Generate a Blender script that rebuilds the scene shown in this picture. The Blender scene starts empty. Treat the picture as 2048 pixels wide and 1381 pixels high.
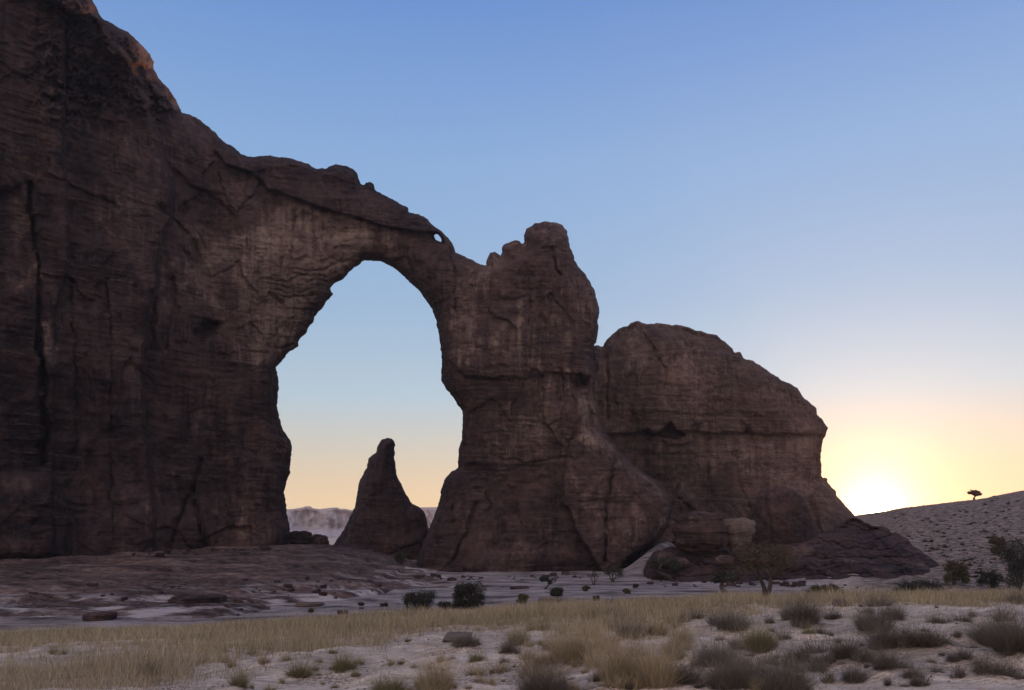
import bpy, math, random
import numpy as np
from mathutils import Vector
C = bpy.context.scene
R_ = math.radians
# ------------------------------------------------------------------ camera
F, CX, HZ, CAMZ = 1593.0, 1024.0, 1068.0, 13.0       # focal length (px of a 2048 wide picture), centre, horizon row, eye height
cam_d = bpy.data.cameras.new('camera'); cam = bpy.data.objects.new('camera', cam_d); C.collection.objects.link(cam)
cam_d.sensor_width = 36; cam_d.lens = 36 * F / 2048
cam_d.shift_y = (HZ - 690.5) / 2048
cam_d.clip_start = .3; cam_d.clip_end = 40000
cam.location = (0, 0, CAMZ); cam.rotation_euler = (R_(90), 0, 0)
C.camera = cam
# ------------------------------------------------------------------ sky and sun
SUN_EL, SUN_AZ = R_(1.45), math.atan((1750 - CX) / F)
SD = Vector((math.sin(SUN_AZ) * math.cos(SUN_EL), math.cos(SUN_AZ) * math.cos(SUN_EL), math.sin(SUN_EL)))
def lin(r, g, b):
    f = lambda c: (c / 255 / 12.92) if c <= 10 else ((c / 255 + .055) / 1.055) ** 2.4
    return (f(r), f(g), f(b), 1)
w = bpy.data.worlds.new('World'); C.world = w; w.use_nodes = True
nt = w.node_tree; nt.nodes.clear()
def N(nt, t, **k):
    n = nt.nodes.new(t)
    for a, v in k.items():
        if a.startswith('i_'): n.inputs[int(a[2:])].default_value = v
        else: setattr(n, a, v)
    return n
def M(nt, op, a, b=None, c=None, clamp=False):
    n = nt.nodes.new('ShaderNodeMath'); n.operation = op; n.use_clamp = clamp
    for i, v in enumerate((a, b, c)):
        if v is None: continue
        if isinstance(v, (int, float)): n.inputs[i].default_value = v
        else: nt.links.new(v, n.inputs[i])
    return n.outputs[0]
def ramp(nt, fac, stops, interp='LINEAR'):
    n = nt.nodes.new('ShaderNodeValToRGB'); n.color_ramp.interpolation = interp
    e = n.color_ramp.elements
    while len(e) < len(stops): e.new(.5)
    for i, (p, c) in enumerate(stops): e[i].position = p; e[i].color = c if len(c) == 4 else (*c, 1)
    nt.links.new(fac, n.inputs[0]); return n.outputs[0]
def mixc(nt, fac, a, b, mode='MIX'):
    n = nt.nodes.new('ShaderNodeMix'); n.data_type = 'RGBA'; n.blend_type = mode
    for i, v in ((0, fac), (6, a), (7, b)):
        if isinstance(v, (int, float)): n.inputs[i].default_value = v
        elif isinstance(v, tuple): n.inputs[i].default_value = v if len(v) == 4 else (*v, 1)
        else: nt.links.new(v, n.inputs[i])
    return n.outputs[2]
sky = N(nt, 'ShaderNodeTexSky', sky_type='NISHITA', sun_disc=False, sun_elevation=SUN_EL, sun_rotation=SUN_AZ,
        altitude=600, air_density=1.0, dust_density=1.5, ozone_density=1.5)
bg1 = N(nt, 'ShaderNodeBackground', i_1=.04); nt.links.new(sky.outputs[0], bg1.inputs[0])
geo = N(nt, 'ShaderNodeTexCoord')
nrm = N(nt, 'ShaderNodeVectorMath', operation='NORMALIZE'); nt.links.new(geo.outputs['Generated'], nrm.inputs[0])
sep = N(nt, 'ShaderNodeSeparateXYZ'); nt.links.new(nrm.outputs[0], sep.inputs[0])
el = M(nt, 'DIVIDE', M(nt, 'ARCSINE', sep.outputs[2]), math.pi / 2)
D = lambda d: max(0, d / 90)
col = ramp(nt, el, [(0, lin(214, 186, 150)), (D(2.2), lin(220, 198, 160)), (D(4.5), lin(213, 202, 180)), (D(9.5), lin(178, 205, 223)),
                    (D(16), lin(154, 188, 223)), (D(25), lin(139, 178, 226)), (D(34), lin(104, 149, 217)), (D(55), lin(84, 118, 180)), (1, lin(70, 104, 165))])
dot = N(nt, 'ShaderNodeVectorMath', operation='DOT_PRODUCT'); nt.links.new(nrm.outputs[0], dot.inputs[0]); dot.inputs[1].default_value = SD
gam = M(nt, 'MULTIPLY', M(nt, 'ARCCOSINE', M(nt, 'MINIMUM', dot.outputs[1], 1.0)), 180 / math.pi)
def glow(s, p, colr, amp):
    g = M(nt, 'MULTIPLY', M(nt, 'EXPONENT', M(nt, 'MULTIPLY', M(nt, 'POWER', M(nt, 'DIVIDE', gam, s), p), -1.0)), amp)
    v = N(nt, 'ShaderNodeVectorMath', operation='SCALE'); v.inputs[0].default_value = colr[:3]; nt.links.new(g, v.inputs['Scale']); return v.outputs[0]
acc = col
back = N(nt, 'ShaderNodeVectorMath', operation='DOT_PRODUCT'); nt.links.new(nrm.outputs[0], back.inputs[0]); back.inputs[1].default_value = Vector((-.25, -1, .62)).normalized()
bk = N(nt, 'ShaderNodeVectorMath', operation='SCALE'); bk.inputs[0].default_value = (1.22, .88, .58)      # warm sky lobe behind the camera, added to brighten ground and rocks
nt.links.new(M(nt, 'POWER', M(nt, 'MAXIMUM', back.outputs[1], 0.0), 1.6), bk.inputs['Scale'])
hb = N(nt, 'ShaderNodeVectorMath', operation='SCALE'); hb.inputs[0].default_value = (.36, .36, .23)        # dust glow low on the horizon
nt.links.new(M(nt, 'EXPONENT', M(nt, 'MULTIPLY', M(nt, 'MAXIMUM', el, 0.0), -30.0)), hb.inputs['Scale'])
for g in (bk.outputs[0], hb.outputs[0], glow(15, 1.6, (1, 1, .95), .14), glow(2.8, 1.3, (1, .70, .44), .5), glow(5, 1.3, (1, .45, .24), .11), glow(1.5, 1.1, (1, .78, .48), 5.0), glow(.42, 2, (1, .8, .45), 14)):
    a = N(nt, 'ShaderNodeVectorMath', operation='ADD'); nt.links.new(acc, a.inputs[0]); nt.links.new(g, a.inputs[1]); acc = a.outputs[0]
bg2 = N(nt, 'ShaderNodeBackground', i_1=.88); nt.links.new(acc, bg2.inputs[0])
add = N(nt, 'ShaderNodeAddShader'); nt.links.new(bg1.outputs[0], add.inputs[0]); nt.links.new(bg2.outputs[0], add.inputs[1])
out = N(nt, 'ShaderNodeOutputWorld'); nt.links.new(add.outputs[0], out.inputs[0])
sl = bpy.data.lights.new('sun', 'SUN'); sl.energy = 5.0; sl.angle = R_(.5); sl.color = (1, .42, .17)
so = bpy.data.objects.new('sun', sl); C.collection.objects.link(so); so.rotation_euler = SD.to_track_quat('Z', 'Y').to_euler(); so.location = (100, 100, 300)
vs = C.view_settings; vs.view_transform = 'Standard'; vs.look = 'None'; vs.exposure = 0; vs.gamma = 1
C.cycles.volume_bounces = 0; C.cycles.max_bounces = 5; C.cycles.diffuse_bounces = 3

# ------------------------------------------------------------------ helpers
def tag(o, label=None, cat=None, group=None, kind=None):
    if label: o['label'] = label
    if cat: o['category'] = cat
    if group: o['group'] = group
    if kind: o['kind'] = kind
    return o
def mesh_np(name, V, quads=None, tris=None, mat=None, smooth=True, attrs=None):
    me = bpy.data.meshes.new(name); V = np.asarray(V, np.float32)
    nq = 0 if quads is None else len(quads); ntr = 0 if tris is None else len(tris)
    me.vertices.add(len(V)); me.vertices.foreach_set('co', V.ravel())
    idx = np.concatenate([np.asarray(a, np.int32).ravel() for a in (quads, tris) if a is not None and len(a)])
    me.loops.add(len(idx)); me.loops.foreach_set('vertex_index', idx)
    st = np.concatenate([np.arange(nq) * 4, nq * 4 + np.arange(ntr) * 3]).astype(np.int32)
    me.polygons.add(nq + ntr); me.polygons.foreach_set('loop_start', st)
    me.polygons.foreach_set('use_smooth', np.full(nq + ntr, smooth))
    if attrs:
        for k, a in attrs.items():
            at = me.attributes.new(k, 'FLOAT', 'POINT'); at.data.foreach_set('value', np.asarray(a, np.float32))
    me.update(calc_edges=True); me.validate()
    if mat: me.materials.append(mat)
    return me
def link(name, me, parent=None):
    o = bpy.data.objects.new(name, me); C.collection.objects.link(o)
    if parent: o.parent = parent
    return o
_tabs = {}
def vn(x, y, seed=0):
    if seed not in _tabs: _tabs[seed] = np.random.RandomState(seed).rand(256, 256).astype(np.float32)
    T = _tabs[seed]; xi = np.floor(x).astype(np.int64); yi = np.floor(y).astype(np.int64)
    fx = (x - xi).astype(np.float32); fy = (y - yi).astype(np.float32)
    fx = fx * fx * (3 - 2 * fx); fy = fy * fy * (3 - 2 * fy)
    a = T[xi & 255, yi & 255]; b = T[(xi + 1) & 255, yi & 255]; c = T[xi & 255, (yi + 1) & 255]; d = T[(xi + 1) & 255, (yi + 1) & 255]
    return (a * (1 - fx) + b * fx) * (1 - fy) + (c * (1 - fx) + d * fx) * fy
def fbm(x, y, o=4, seed=0, gain=.5):
    s = 0; a = 1; t = 0
    for i in range(o):
        s = s + a * (vn(x, y, seed + i) * 2 - 1); t += a; a *= gain; x = x * 2.03 + 7.1; y = y * 2.03 + 3.7
    return s / t
def sst(a, b, x):
    t = np.clip((x - a) / (b - a), 0, 1); return t * t * (3 - 2 * t)
def seg_dist2(px, py, a, b):
    dx, dy = b[0] - a[0], b[1] - a[1]; L = dx * dx + dy * dy + 1e-9
    t = np.clip(((px - a[0]) * dx + (py - a[1]) * dy) / L, 0, 1)
    ex = px - a[0] - t * dx; ey = py - a[1] - t * dy
    return ex * ex + ey * ey
def sdf(px, py, loops):
    """signed distance to closed outlines, positive inside (even-odd)"""
    px = np.asarray(px, np.float32); py = np.asarray(py, np.float32)
    best = np.full(px.shape, 1e12, np.float32); ins = np.zeros(px.shape, bool)
    for lp in loops:
        for i in range(len(lp)):
            a = lp[i]; b = lp[(i + 1) % len(lp)]
            best = np.minimum(best, seg_dist2(px, py, a, b))
            if a[1] != b[1]:
                ins ^= ((a[1] > py) != (b[1] > py)) & (px < (b[0] - a[0]) * (py - a[1]) / (b[1] - a[1]) + a[0])
    d = np.sqrt(best); return np.where(ins, d, -d)
def line_dist(px, py, pts):
    best = np.full(px.shape, 1e12, np.float32)
    for a, b in zip(pts[:-1], pts[1:]): best = np.minimum(best, seg_dist2(px, py, a, b))
    return np.sqrt(best)
def subdiv(loop, amp, seed, step=9):
    """roughen a traced outline with small random jogs"""
    rnd = random.Random(seed); o = []
    for i in range(len(loop)):
        a = loop[i]; b = loop[(i + 1) % len(loop)]; L = math.hypot(b[0] - a[0], b[1] - a[1]); n = max(1, int(L / step)) if L < 200 else 1
        for k in range(n):
            t = k / n; j = amp if k else amp * .35
            o.append((a[0] + (b[0] - a[0]) * t + rnd.uniform(-j, j), a[1] + (b[1] - a[1]) * t + rnd.uniform(-j, j)))
    return o
def axis(lo, hi, step, flo, fhi, coarse):
    a = []; v = lo
    while v < hi:
        a.append(v); v += step if flo <= v < fhi else coarse
    a.append(hi); return np.array(a, np.float32)

def rock(name, loops, box, depth_fn, Rm, back, relief, tint, mat, step=2.4, p=2.6, edge_noise=1.9, seed=1, backR=None, strata=1.0, coarse=9):
    """a rock mass: outline seen from the camera, a real distance, a front face with relief and a back face."""
    xs = axis(box[0], box[2], step, -20, 2060, coarse); ys = axis(box[1], box[3], step, -12, box[3], coarse)
    PX, PY = np.meshgrid(xs, ys)
    def dist(x, y):
        d = sdf(x, y, loops)
        return d + edge_noise * fbm(x / 7, y / 5, 3, seed + 50)
    d = dist(PX, PY); ins = d > 0
    cell = ins[:-1, :-1] | ins[1:, :-1] | ins[:-1, 1:] | ins[1:, 1:]
    use = np.zeros(ins.shape, bool)
    use[:-1, :-1] |= cell; use[1:, :-1] |= cell; use[:-1, 1:] |= cell; use[1:, 1:] |= cell
    bnd = use & ~ins
    bx, by = PX[bnd], PY[bnd]
    for _ in range(3):
        dd = dist(bx, by); e = .6
        gx = (dist(bx + e, by) - dist(bx - e, by)) / (2 * e); gy = (dist(bx, by + e) - dist(bx, by - e)) / (2 * e)
        g2 = np.maximum(gx * gx + gy * gy, .25); s = np.clip(dd / g2, -6, 6)
        s = np.where(np.abs(dd) > 25, 0, s)
        bx = bx - s * gx; by = by - s * gy
    PX = PX.copy(); PY = PY.copy(); PX[bnd] = bx; PY[bnd] = by; d = np.where(bnd, 0, d)
    x, y, d = PX[use], PY[use], np.maximum(d[use], 0)
    isb = bnd[use]
    Y0 = depth_fn(x, y)
    dm = d / F * Y0
    t = np.clip(dm / Rm, 0, 1); g = (1 - (1 - t) ** p) ** (1 / p)
    tb = np.clip(dm / (backR or Rm), 0, 1); gb = (1 - (1 - tb) ** p) ** (1 / p)
    wx = (x - CX) / F * Y0; wz = (HZ - y) / F * Y0
    rel = relief(x, y, wx, wz)
    # bedding planes, joints and lumps
    s = wz + 1.6 * fbm(wx / 40, wz / 60, 3, seed + 3)
    am = .35 + .65 * vn(wx / 16, wz / 9, seed + 9)
    bed = (vn(s / 3.4 + 100, wx / 90, seed + 4) ** 2) * 1.5 + np.abs(vn(s / 1.1, wx / 30, seed + 5) * 2 - 1) * .7 + np.abs(vn(s / 1.25, wx / 11, seed + 6) * 2 - 1) * .55
    joint = fbm(wx / 5.5 + 1.5 * fbm(wx / 12, wz / 12, 2, seed + 8), wz / 34, 4, seed + 11)
    lump = fbm(wx / 15, wz / 15, 5, seed + 13, .55)
    rough = fbm(wx / 2.2, wz / 1.6, 3, seed + 17)
    wu = wx + 3 * fbm(wx / 9, wz / 9, 4, seed + 19); wv = wz + 3 * fbm(wx / 11, wz / 7, 4, seed + 23)
    bm = sst(.35, .65, vn(wx / 34 + 9, wz / 26, seed + 27))
    blocks = (cells(wu / 11, wv / 21, seed + 31) - .5) * 2.2 * (.3 + .7 * bm) + (cells(wu / 5.5, wv / 2.6, seed + 37) - .5) * .8 * (1 - bm * .6) + (cells(wu / 2.0, wv / 1.0, seed + 41) - .5) * .3
    disp = rel + strata * am * am * (bed - 1.0) * .9 + 1.6 * joint + 2.4 * lump + .3 * rough + strata * blocks
    disp = disp * sst(0, 9, d)
    Yf = Y0 - Rm * g - disp
    Yb = Y0 + (back(x, y) if callable(back) else back) * gb
    Yb = np.maximum(Yb, Yf + .02)
    Yf[isb] = Y0[isb]
    n = len(x); idx = -np.ones(ins.shape, np.int64); idx[use] = np.arange(n)
    Vf = np.stack([(x - CX) / F * Yf, Yf, CAMZ + (HZ - y) / F * Yf], 1)
    Vb = np.stack([(x - CX) / F * Yb, Yb, CAMZ + (HZ - y) / F * Yb], 1)
    bid = np.arange(n) + n; bid[isb] = np.nonzero(isb)[0]          # shared rim
    q = np.stack([idx[:-1, :-1][cell], idx[1:, :-1][cell], idx[1:, 1:][cell], idx[:-1, 1:][cell]], 1)
    qb = bid[q][:, ::-1]
    deg = isb[q].sum(1) < 4
    qq = np.concatenate([q, qb[deg]])
    keep = np.zeros(2 * n, bool); keep[qq.ravel()] = True; remap = np.cumsum(keep) - 1
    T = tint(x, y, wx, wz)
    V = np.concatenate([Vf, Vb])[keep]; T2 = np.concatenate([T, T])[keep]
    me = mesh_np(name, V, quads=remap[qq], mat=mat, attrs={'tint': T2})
    return link(name, me)

# ------------------------------------------------------------------ materials
def new_mat(name):
    m = bpy.data.materials.new(name); m.use_nodes = True; nt = m.node_tree; nt.nodes.clear()
    o = N(nt, 'ShaderNodeOutputMaterial'); b = N(nt, 'ShaderNodeBsdfPrincipled'); nt.links.new(b.outputs[0], o.inputs[0])
    b.inputs['Roughness'].default_value = .92; b.inputs['Specular IOR Level'].default_value = .15
    return m, nt, b
def noise(nt, vec, scale, detail=4, rough=.55, scl=None, dist=0):
    if scl is not None:
        mp = N(nt, 'ShaderNodeMapping'); mp.inputs['Scale'].default_value = scl; nt.links.new(vec, mp.inputs[0]); vec = mp.outputs[0]
    n = N(nt, 'ShaderNodeTexNoise'); n.inputs['Scale'].default_value = scale; n.inputs['Detail'].default_value = detail
    n.inputs['Roughness'].default_value = rough; n.inputs['Distortion'].default_value = dist
    nt.links.new(vec, n.inputs['Vector']); return n.outputs[0]
def bump(nt, h, strength, distance, b, prev=None):
    n = N(nt, 'ShaderNodeBump'); n.inputs['Strength'].default_value = strength; n.inputs['Distance'].default_value = distance
    nt.links.new(h, n.inputs['Height'])
    if prev: nt.links.new(prev, n.inputs['Normal'])
    nt.links.new(n.outputs[0], b.inputs['Normal']); return n.outputs[0]
def rock_mat(name, dark=(.021, .0125, .0145), mid=(.100, .059, .055), pale=(.27, .19, .152), red=(.12, .056, .042), k=1.0):
    m, nt, b = new_mat(name)
    dark, mid, pale, red = [tuple(c * k for c in q) for q in (dark, mid, pale, red)]
    co = N(nt, 'ShaderNodeNewGeometry').outputs['Position']
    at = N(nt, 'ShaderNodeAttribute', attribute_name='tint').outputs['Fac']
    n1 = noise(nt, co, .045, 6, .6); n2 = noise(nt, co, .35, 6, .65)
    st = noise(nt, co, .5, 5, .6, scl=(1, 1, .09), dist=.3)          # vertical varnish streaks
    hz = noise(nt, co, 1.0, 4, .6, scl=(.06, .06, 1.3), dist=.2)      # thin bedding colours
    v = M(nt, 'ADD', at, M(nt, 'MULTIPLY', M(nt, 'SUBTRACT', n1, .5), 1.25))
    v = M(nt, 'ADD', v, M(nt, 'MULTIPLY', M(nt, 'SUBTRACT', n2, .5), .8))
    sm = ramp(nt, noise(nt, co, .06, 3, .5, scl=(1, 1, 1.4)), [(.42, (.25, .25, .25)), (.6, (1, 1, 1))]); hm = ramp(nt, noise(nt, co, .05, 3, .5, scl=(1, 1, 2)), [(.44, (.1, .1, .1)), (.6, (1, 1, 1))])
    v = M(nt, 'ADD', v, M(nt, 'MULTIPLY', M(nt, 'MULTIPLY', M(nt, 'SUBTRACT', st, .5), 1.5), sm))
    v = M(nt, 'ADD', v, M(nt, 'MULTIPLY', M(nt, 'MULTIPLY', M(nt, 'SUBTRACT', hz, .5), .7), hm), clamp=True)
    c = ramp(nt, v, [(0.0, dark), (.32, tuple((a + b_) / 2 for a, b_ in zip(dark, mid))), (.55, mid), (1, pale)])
    rn = noise(nt, co, .09, 4, .6, scl=(1, 1, 1.6))
    c = mixc(nt, M(nt, 'MULTIPLY', M(nt, 'SUBTRACT', rn, .5, clamp=True), 1.6, clamp=True), c, red)
    fine = noise(nt, co, .85, 8, .78, scl=(.8, .8, 1.5))
    c = mixc(nt, .55, c, ramp(nt, fine, [(.32, (.38, .38, .38)), (.68, (1.6, 1.6, 1.6))]), 'MULTIPLY')
    thin = noise(nt, co, 1.0, 6, .72, scl=(.06, .06, .62), dist=.6)
    c = mixc(nt, M(nt, 'MULTIPLY', ramp(nt, thin, [(.545, (0, 0, 0)), (.585, (.6, .6, .6)), (.625, (0, 0, 0))]), hm), c, tuple(q * .55 for q in dark))
    thp = noise(nt, co, 1.0, 5, .7, scl=(.09, .09, .8), dist=.6)
    c = mixc(nt, M(nt, 'MULTIPLY', ramp(nt, thp, [(.56, (0, 0, 0)), (.61, (.32, .32, .32)), (.65, (0, 0, 0))]), hm), c, pale)
    stn = noise(nt, co, .8, 6, .72, scl=(1, 1, .055), dist=.25)
    c = mixc(nt, M(nt, 'MULTIPLY', ramp(nt, stn, [(.55, (0, 0, 0)), (.63, (.7, .7, .7))]), sm), c, dark)
    nt.links.new(c, b.inputs['Base Color'])
    lam = noise(nt, co, 1.0, 6, .7, scl=(.12, .12, .9), dist=.4)
    n_ = bump(nt, M(nt, 'MULTIPLY', lam, hm), 1.0, 2.0, b)
    n_ = bump(nt, noise(nt, co, .55, 9, .76), 1.0, 1.3, b, n_)
    cr = N(nt, 'ShaderNodeTexVoronoi', feature='DISTANCE_TO_EDGE'); cr.inputs['Scale'].default_value = .16
    mp = N(nt, 'ShaderNodeMapping'); mp.inputs['Scale'].default_value = (1, 1, .6)
    off = N(nt, 'ShaderNodeVectorMath', operation='ADD'); nt.links.new(co, off.inputs[0])
    nz = N(nt, 'ShaderNodeTexNoise'); nz.inputs['Scale'].default_value = .25; nt.links.new(co, nz.inputs['Vector'])
    sc = N(nt, 'ShaderNodeVectorMath', operation='SCALE'); sc.inputs['Scale'].default_value = 7; nt.links.new(nz.outputs['Color'], sc.inputs[0])
    nt.links.new(sc.outputs[0], off.inputs[1]); nt.links.new(off.outputs[0], mp.inputs[0]); nt.links.new(mp.outputs[0], cr.inputs['Vector'])
    bump(nt, M(nt, 'MULTIPLY', M(nt, 'MINIMUM', cr.outputs[0], .03), hm), .6, 8, b, n_)
    return m
ROCK = rock_mat('sandstone')
ROCK_FAR = rock_mat('sandstone_mesa', mid=(.120, .076, .066), pale=(.27, .182, .148))
PALE = rock_mat('pale_sandstone', dark=(.10, .07, .06), mid=(.20, .145, .12), pale=(.36, .27, .225), red=(.22, .13, .10))
DISTANT = rock_mat('hazed_distant_sandstone', dark=(.24, .20, .21), mid=(.40, .34, .345), pale=(.62, .54, .53), red=(.38, .31, .31))  # lightened base colours carry part of the distance haze

# ------------------------------------------------------------------ ground
def interp(x, pts): return np.interp(x, [p[0] for p in pts], [p[1] for p in pts])
EDGE = [(-900, 1300), (0, 1280), (400, 1264), (700, 1243), (1024, 1226), (1300, 1210), (1500, 1198), (1700, 1196), (2048, 1192), (2900, 1185)]
SKYR = [(1300, 1068), (1500, 1062), (1640, 1044), (1708, 1031), (1775, 1022), (1805, 1016), (1866, 1009), (1927, 1003), (1972, 997), (2003, 990), (2048, 981), (2300, 950), (3000, 900)]
AA = 1.037
MOUNDS = []
def ground_z(x, y):
    x = np.asarray(x, float); y = np.asarray(y, float)
    r = np.hypot(x, y) + 1e-6; Yp = np.maximum(y, r * .18)
    px = np.clip(CX + F * x / Yp, -900, 2900)
    b = (interp(px, EDGE) - HZ) / F - AA / 60
    zf = CAMZ - AA - b * np.minimum(Yp, 60) - .20 * np.maximum(Yp - 60, 0)
    zf = zf + (.30 * fbm(x / 7, y / 7, 3, 71) + .15 * fbm(x / 1.8, y / 1.5, 4, 75)) * sst(4, 14, r) * (1 - .5 * sst(30, 60, Yp))
    near = sst(4, 9, r) * (1 - sst(45, 62, Yp))
    zf = zf + near * (.13 * (1 - np.abs(fbm(x / 2.6, y / 3.4, 3, 95)) * 2.2) + .10 * np.abs(fbm(x / .9, y / 1.1, 3, 97)))
    for mx, my, mw in MOUNDS: zf = zf + .16 * min(mw, 1.6) * np.exp(-((x - mx) ** 2 + ((y - my) * .8) ** 2) / (mw * .75) ** 2)
    plain = .35 * fbm(x / 30, y / 18, 4, 81) + .25 * fbm(x / 6, y / 5, 3, 85)
    k = 2.5; z = np.log(np.exp(np.clip(zf / k, -30, 30)) + np.exp(plain / k)) * k
    # dune slope on the right
    crest = CAMZ + (HZ - interp(px, SKYR)) / F * 430
    u = sst(175, 430, Yp) * .45 + .55 * np.clip((Yp - 175) / 255, 0, 1)
    back = 1 - sst(430, 900, Yp)
    hill = crest * u * back * sst(1480, 1720, px)
    hill = hill + sst(2, 10, hill) * (1.1 * fbm(x / 22, y / 30, 4, 91)) * (1 - .9 * sst(360, 430, Yp))
    z = z + np.maximum(hill, 0)
    # sand apron climbing between the pier and the rock shelf
    ap = np.exp(-((px - 1262 - (Yp - 225) * .85) / 38.) ** 2) * sst(215, 310, Yp) * (1 - sst(340, 420, Yp)) * 10
    return z + ap
def plat_z(x, y):
    x = np.asarray(x, float); y = np.asarray(y, float); Yp = np.maximum(y, 1)
    px = CX + F * x / Yp
    top = interp(px, [(-900, 9.5), (0, 9.0), (560, 8.7), (655, 7.9), (760, 4.6), (850, .4), (920, -1.5)])
    edge = 128 + 26 * fbm(x / 34, y / 60, 3, 33) + interp(px, [(-200, -18), (300, -6), (500, 10), (700, 22), (850, 60)])
    u = np.clip((Yp - edge) / (286 - edge), 0, 1) ** .85
    h = top * u
    q = 1.3; hh = h + 1.3 * fbm(x / 22, y / 16, 4, 35)
    f = hh / q - np.floor(hh / q); ter = (np.floor(hh / q) + sst(.0, .32, f) * .85 + f * .15) * q
    h = h * .25 + ter * .75 + .55 * fbm(x / 6, y / 3, 4, 37) + .12 * fbm(x / 1.8, y / 1.2, 3, 39)
    h = h * sst(0, .1, u) - .9 * (1 - sst(0, .07, u))
    return np.where(px > 960, -3, h - 6 * sst(370, 430, Yp))
# ------------------------------------------------------------------ placing on the ground
def top_z(x, y):
    g_ = float(ground_z(x, y)); return max(g_, float(plat_z(x, y))) if y > 92 and x < 0 else g_
def hit(px, py):
    """first place where the line of sight through (px, py) meets the ground"""
    Y = np.concatenate([np.arange(4, 120, .25), np.arange(120, 900, 1.0)]); X = (px - CX) / F * Y
    G = ground_z(X, Y); G = np.maximum(G, np.where((Y > 92) & (X < 0), plat_z(X, Y), -99))
    Z = CAMZ + (HZ - py) / F * Y
    k = np.nonzero(Z < G)[0]
    k = k[0] if len(k) else len(Y) - 1
    return float(X[k]), float(Y[k]), float(G[k])

SH = [
 (1608, 1250, 48, 62, 'D', 'tall narrow grey-brown shrub at the grass edge below the big acacia'),
 (1476, 1264, 78, 42, 'D', 'broad low grey shrub left of the tall narrow grey-brown one'),
 (1662, 1240, 34, 26, 'D', 'compact brown shrub just right of the tall narrow grey-brown one'),
 (1745, 1262, 70, 52, 'D', 'dense dark domed shrub straight below the sun'),
 (1788, 1240, 40, 44, 'D', 'brown shrub tucked behind the right shoulder of the dense dark dome below the sun'),
 (1621, 1273, 28, 20, 'O', 'little olive-green clump below the compact brown shrub'),
 (1846, 1294, 88, 50, 'D', 'wide bristly brown shrub on open sand right of the dense dark dome'),
 (1768, 1306, 48, 54, 'D', 'upright brown shrub directly below the dense dark dome'),
 (1985, 1292, 96, 56, 'D', 'large dark shrub on a sand mound near the right edge'),
 (2036, 1330, 70, 88, 'D', 'very dark shrub cut off by the right edge of the picture'),
 (1977, 1364, 62, 46, 'D', 'spiky little shrub alone at the bottom right corner'),
 (1594, 1326, 54, 44, 'D', 'grey shrub with a yellowish side arm, left of the thin upright stalks'),
 (1690, 1312, 44, 54, 'D', 'thin upright stalks in a loose tuft, left of the upright brown shrub'),
 (1724, 1326, 38, 34, 'D', 'short grey tuft just right of the loose thin stalks'),
 (1712, 1362, 54, 44, 'D', 'brown shrub on the left flank of the bare sand mound at the bottom'),
 (1786, 1352, 58, 48, 'D', 'loose brown shrub crowning the bare sand mound at the bottom'),
 (1826, 1372, 34, 44, 'D', 'spindly dark tuft on the right flank of the bare sand mound'),
 (1478, 1381, 124, 84, 'D', 'biggest dark shrub, spreading at the bottom edge'),
 (1566, 1388, 110, 72, 'D', 'broad dark shrub at the bottom edge, right beside the biggest one'),
 (1428, 1334, 92, 62, 'D', 'fluffy grey shrub behind the biggest dark shrub'),
 (1388, 1366, 56, 50, 'D', 'brown shrub left of the biggest dark shrub'),
 (1520, 1300, 76, 50, 'O', 'olive grey fluffy shrub behind the broad bottom-edge shrub'),
 (1902, 1334, 18, 14, 'D', 'tiny dark twig tuft right of the sand mound'),
 (1860, 1334, 18, 16, 'D', 'tiny dark twig tuft nearest the wide bristly shrub'),
 (1876, 1352, 20, 20, 'D', 'tiny forked tuft at the right foot of the sand mound'),
 (1090, 1392, 84, 70, 'D', 'dark grey shrub cut by the bottom edge left of the golden clumps'),
 (1022, 1315, 34, 34, 'D', 'grey-brown wispy shrub in the middle foreground'),
 (1006, 1334, 20, 14, 'D', 'tiny black tuft just below the wispy middle shrub'),
 (955, 1330, 30, 28, 'O', 'round olive grass ball in the middle foreground'),
 (905, 1322, 14, 12, 'D', 'tiny dark tuft left of the round olive ball'),
 (866, 1352, 14, 12, 'D', 'tiny dark tuft alone on sand below the left of the olive ball'),
 (1267, 1276, 48, 42, 'D', 'dark rounded shrub in the golden grass right of centre'),
 (1226, 1262, 26, 24, 'D', 'smaller dark shrub just left of the rounded one in golden grass'),
 (1314, 1270, 34, 24, 'O', 'dull green low shrub just right of the rounded one in golden grass'),
 (932, 1292, 62, 26, 'D', 'purplish low shrub lying along a sand bank above the olive ball'),
 (595, 1354, 54, 36, 'O', 'dark green tufted shrub on the sand in the left middle'),
 (684, 1338, 50, 38, 'O', 'grey-green shrub right of the dark green tufted one'),
 (301, 1356, 40, 32, 'D', 'dark shrub sunk in the grass at the lower left'),
 (120, 1308, 44, 22, 'O', 'dim olive clump in the grass near the left edge'),
 (780, 1385, 60, 50, 'O', 'brown-gold grass clump cut by the bottom edge left of centre'),
 (476, 1382, 36, 36, 'O', 'small gold tuft at the bottom edge where the grass meets sand'),
 (1160, 1322, 100, 72, 'G', 'large golden grass clump right of the wispy middle shrub'),
 (1236, 1366, 84, 92, 'G', 'tall golden grass clump at the bottom right of centre'),
 (1304, 1381, 80, 88, 'G', 'golden stalks clump between the tall golden one and the biggest dark shrub'),
 (1040, 1290, 52, 44, 'G', 'pale golden clump above the wispy middle shrub'),
 (1372, 1292, 64, 50, 'G', 'golden clump right of the dull green low shrub'),
 (880, 1384, 90, 62, 'G', 'thin golden stalks at the bottom edge on open sand'),
 (1355, 1322, 54, 46, 'G', 'short golden clump left of the fluffy grey shrub'),
]
_m = [hit(q_[0], q_[1]) + (q_[2],) for q_ in SH]
MOUNDS[:] = [(a_, b_, w_ * b_ / F) for a_, b_, _, w_ in _m]
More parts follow.
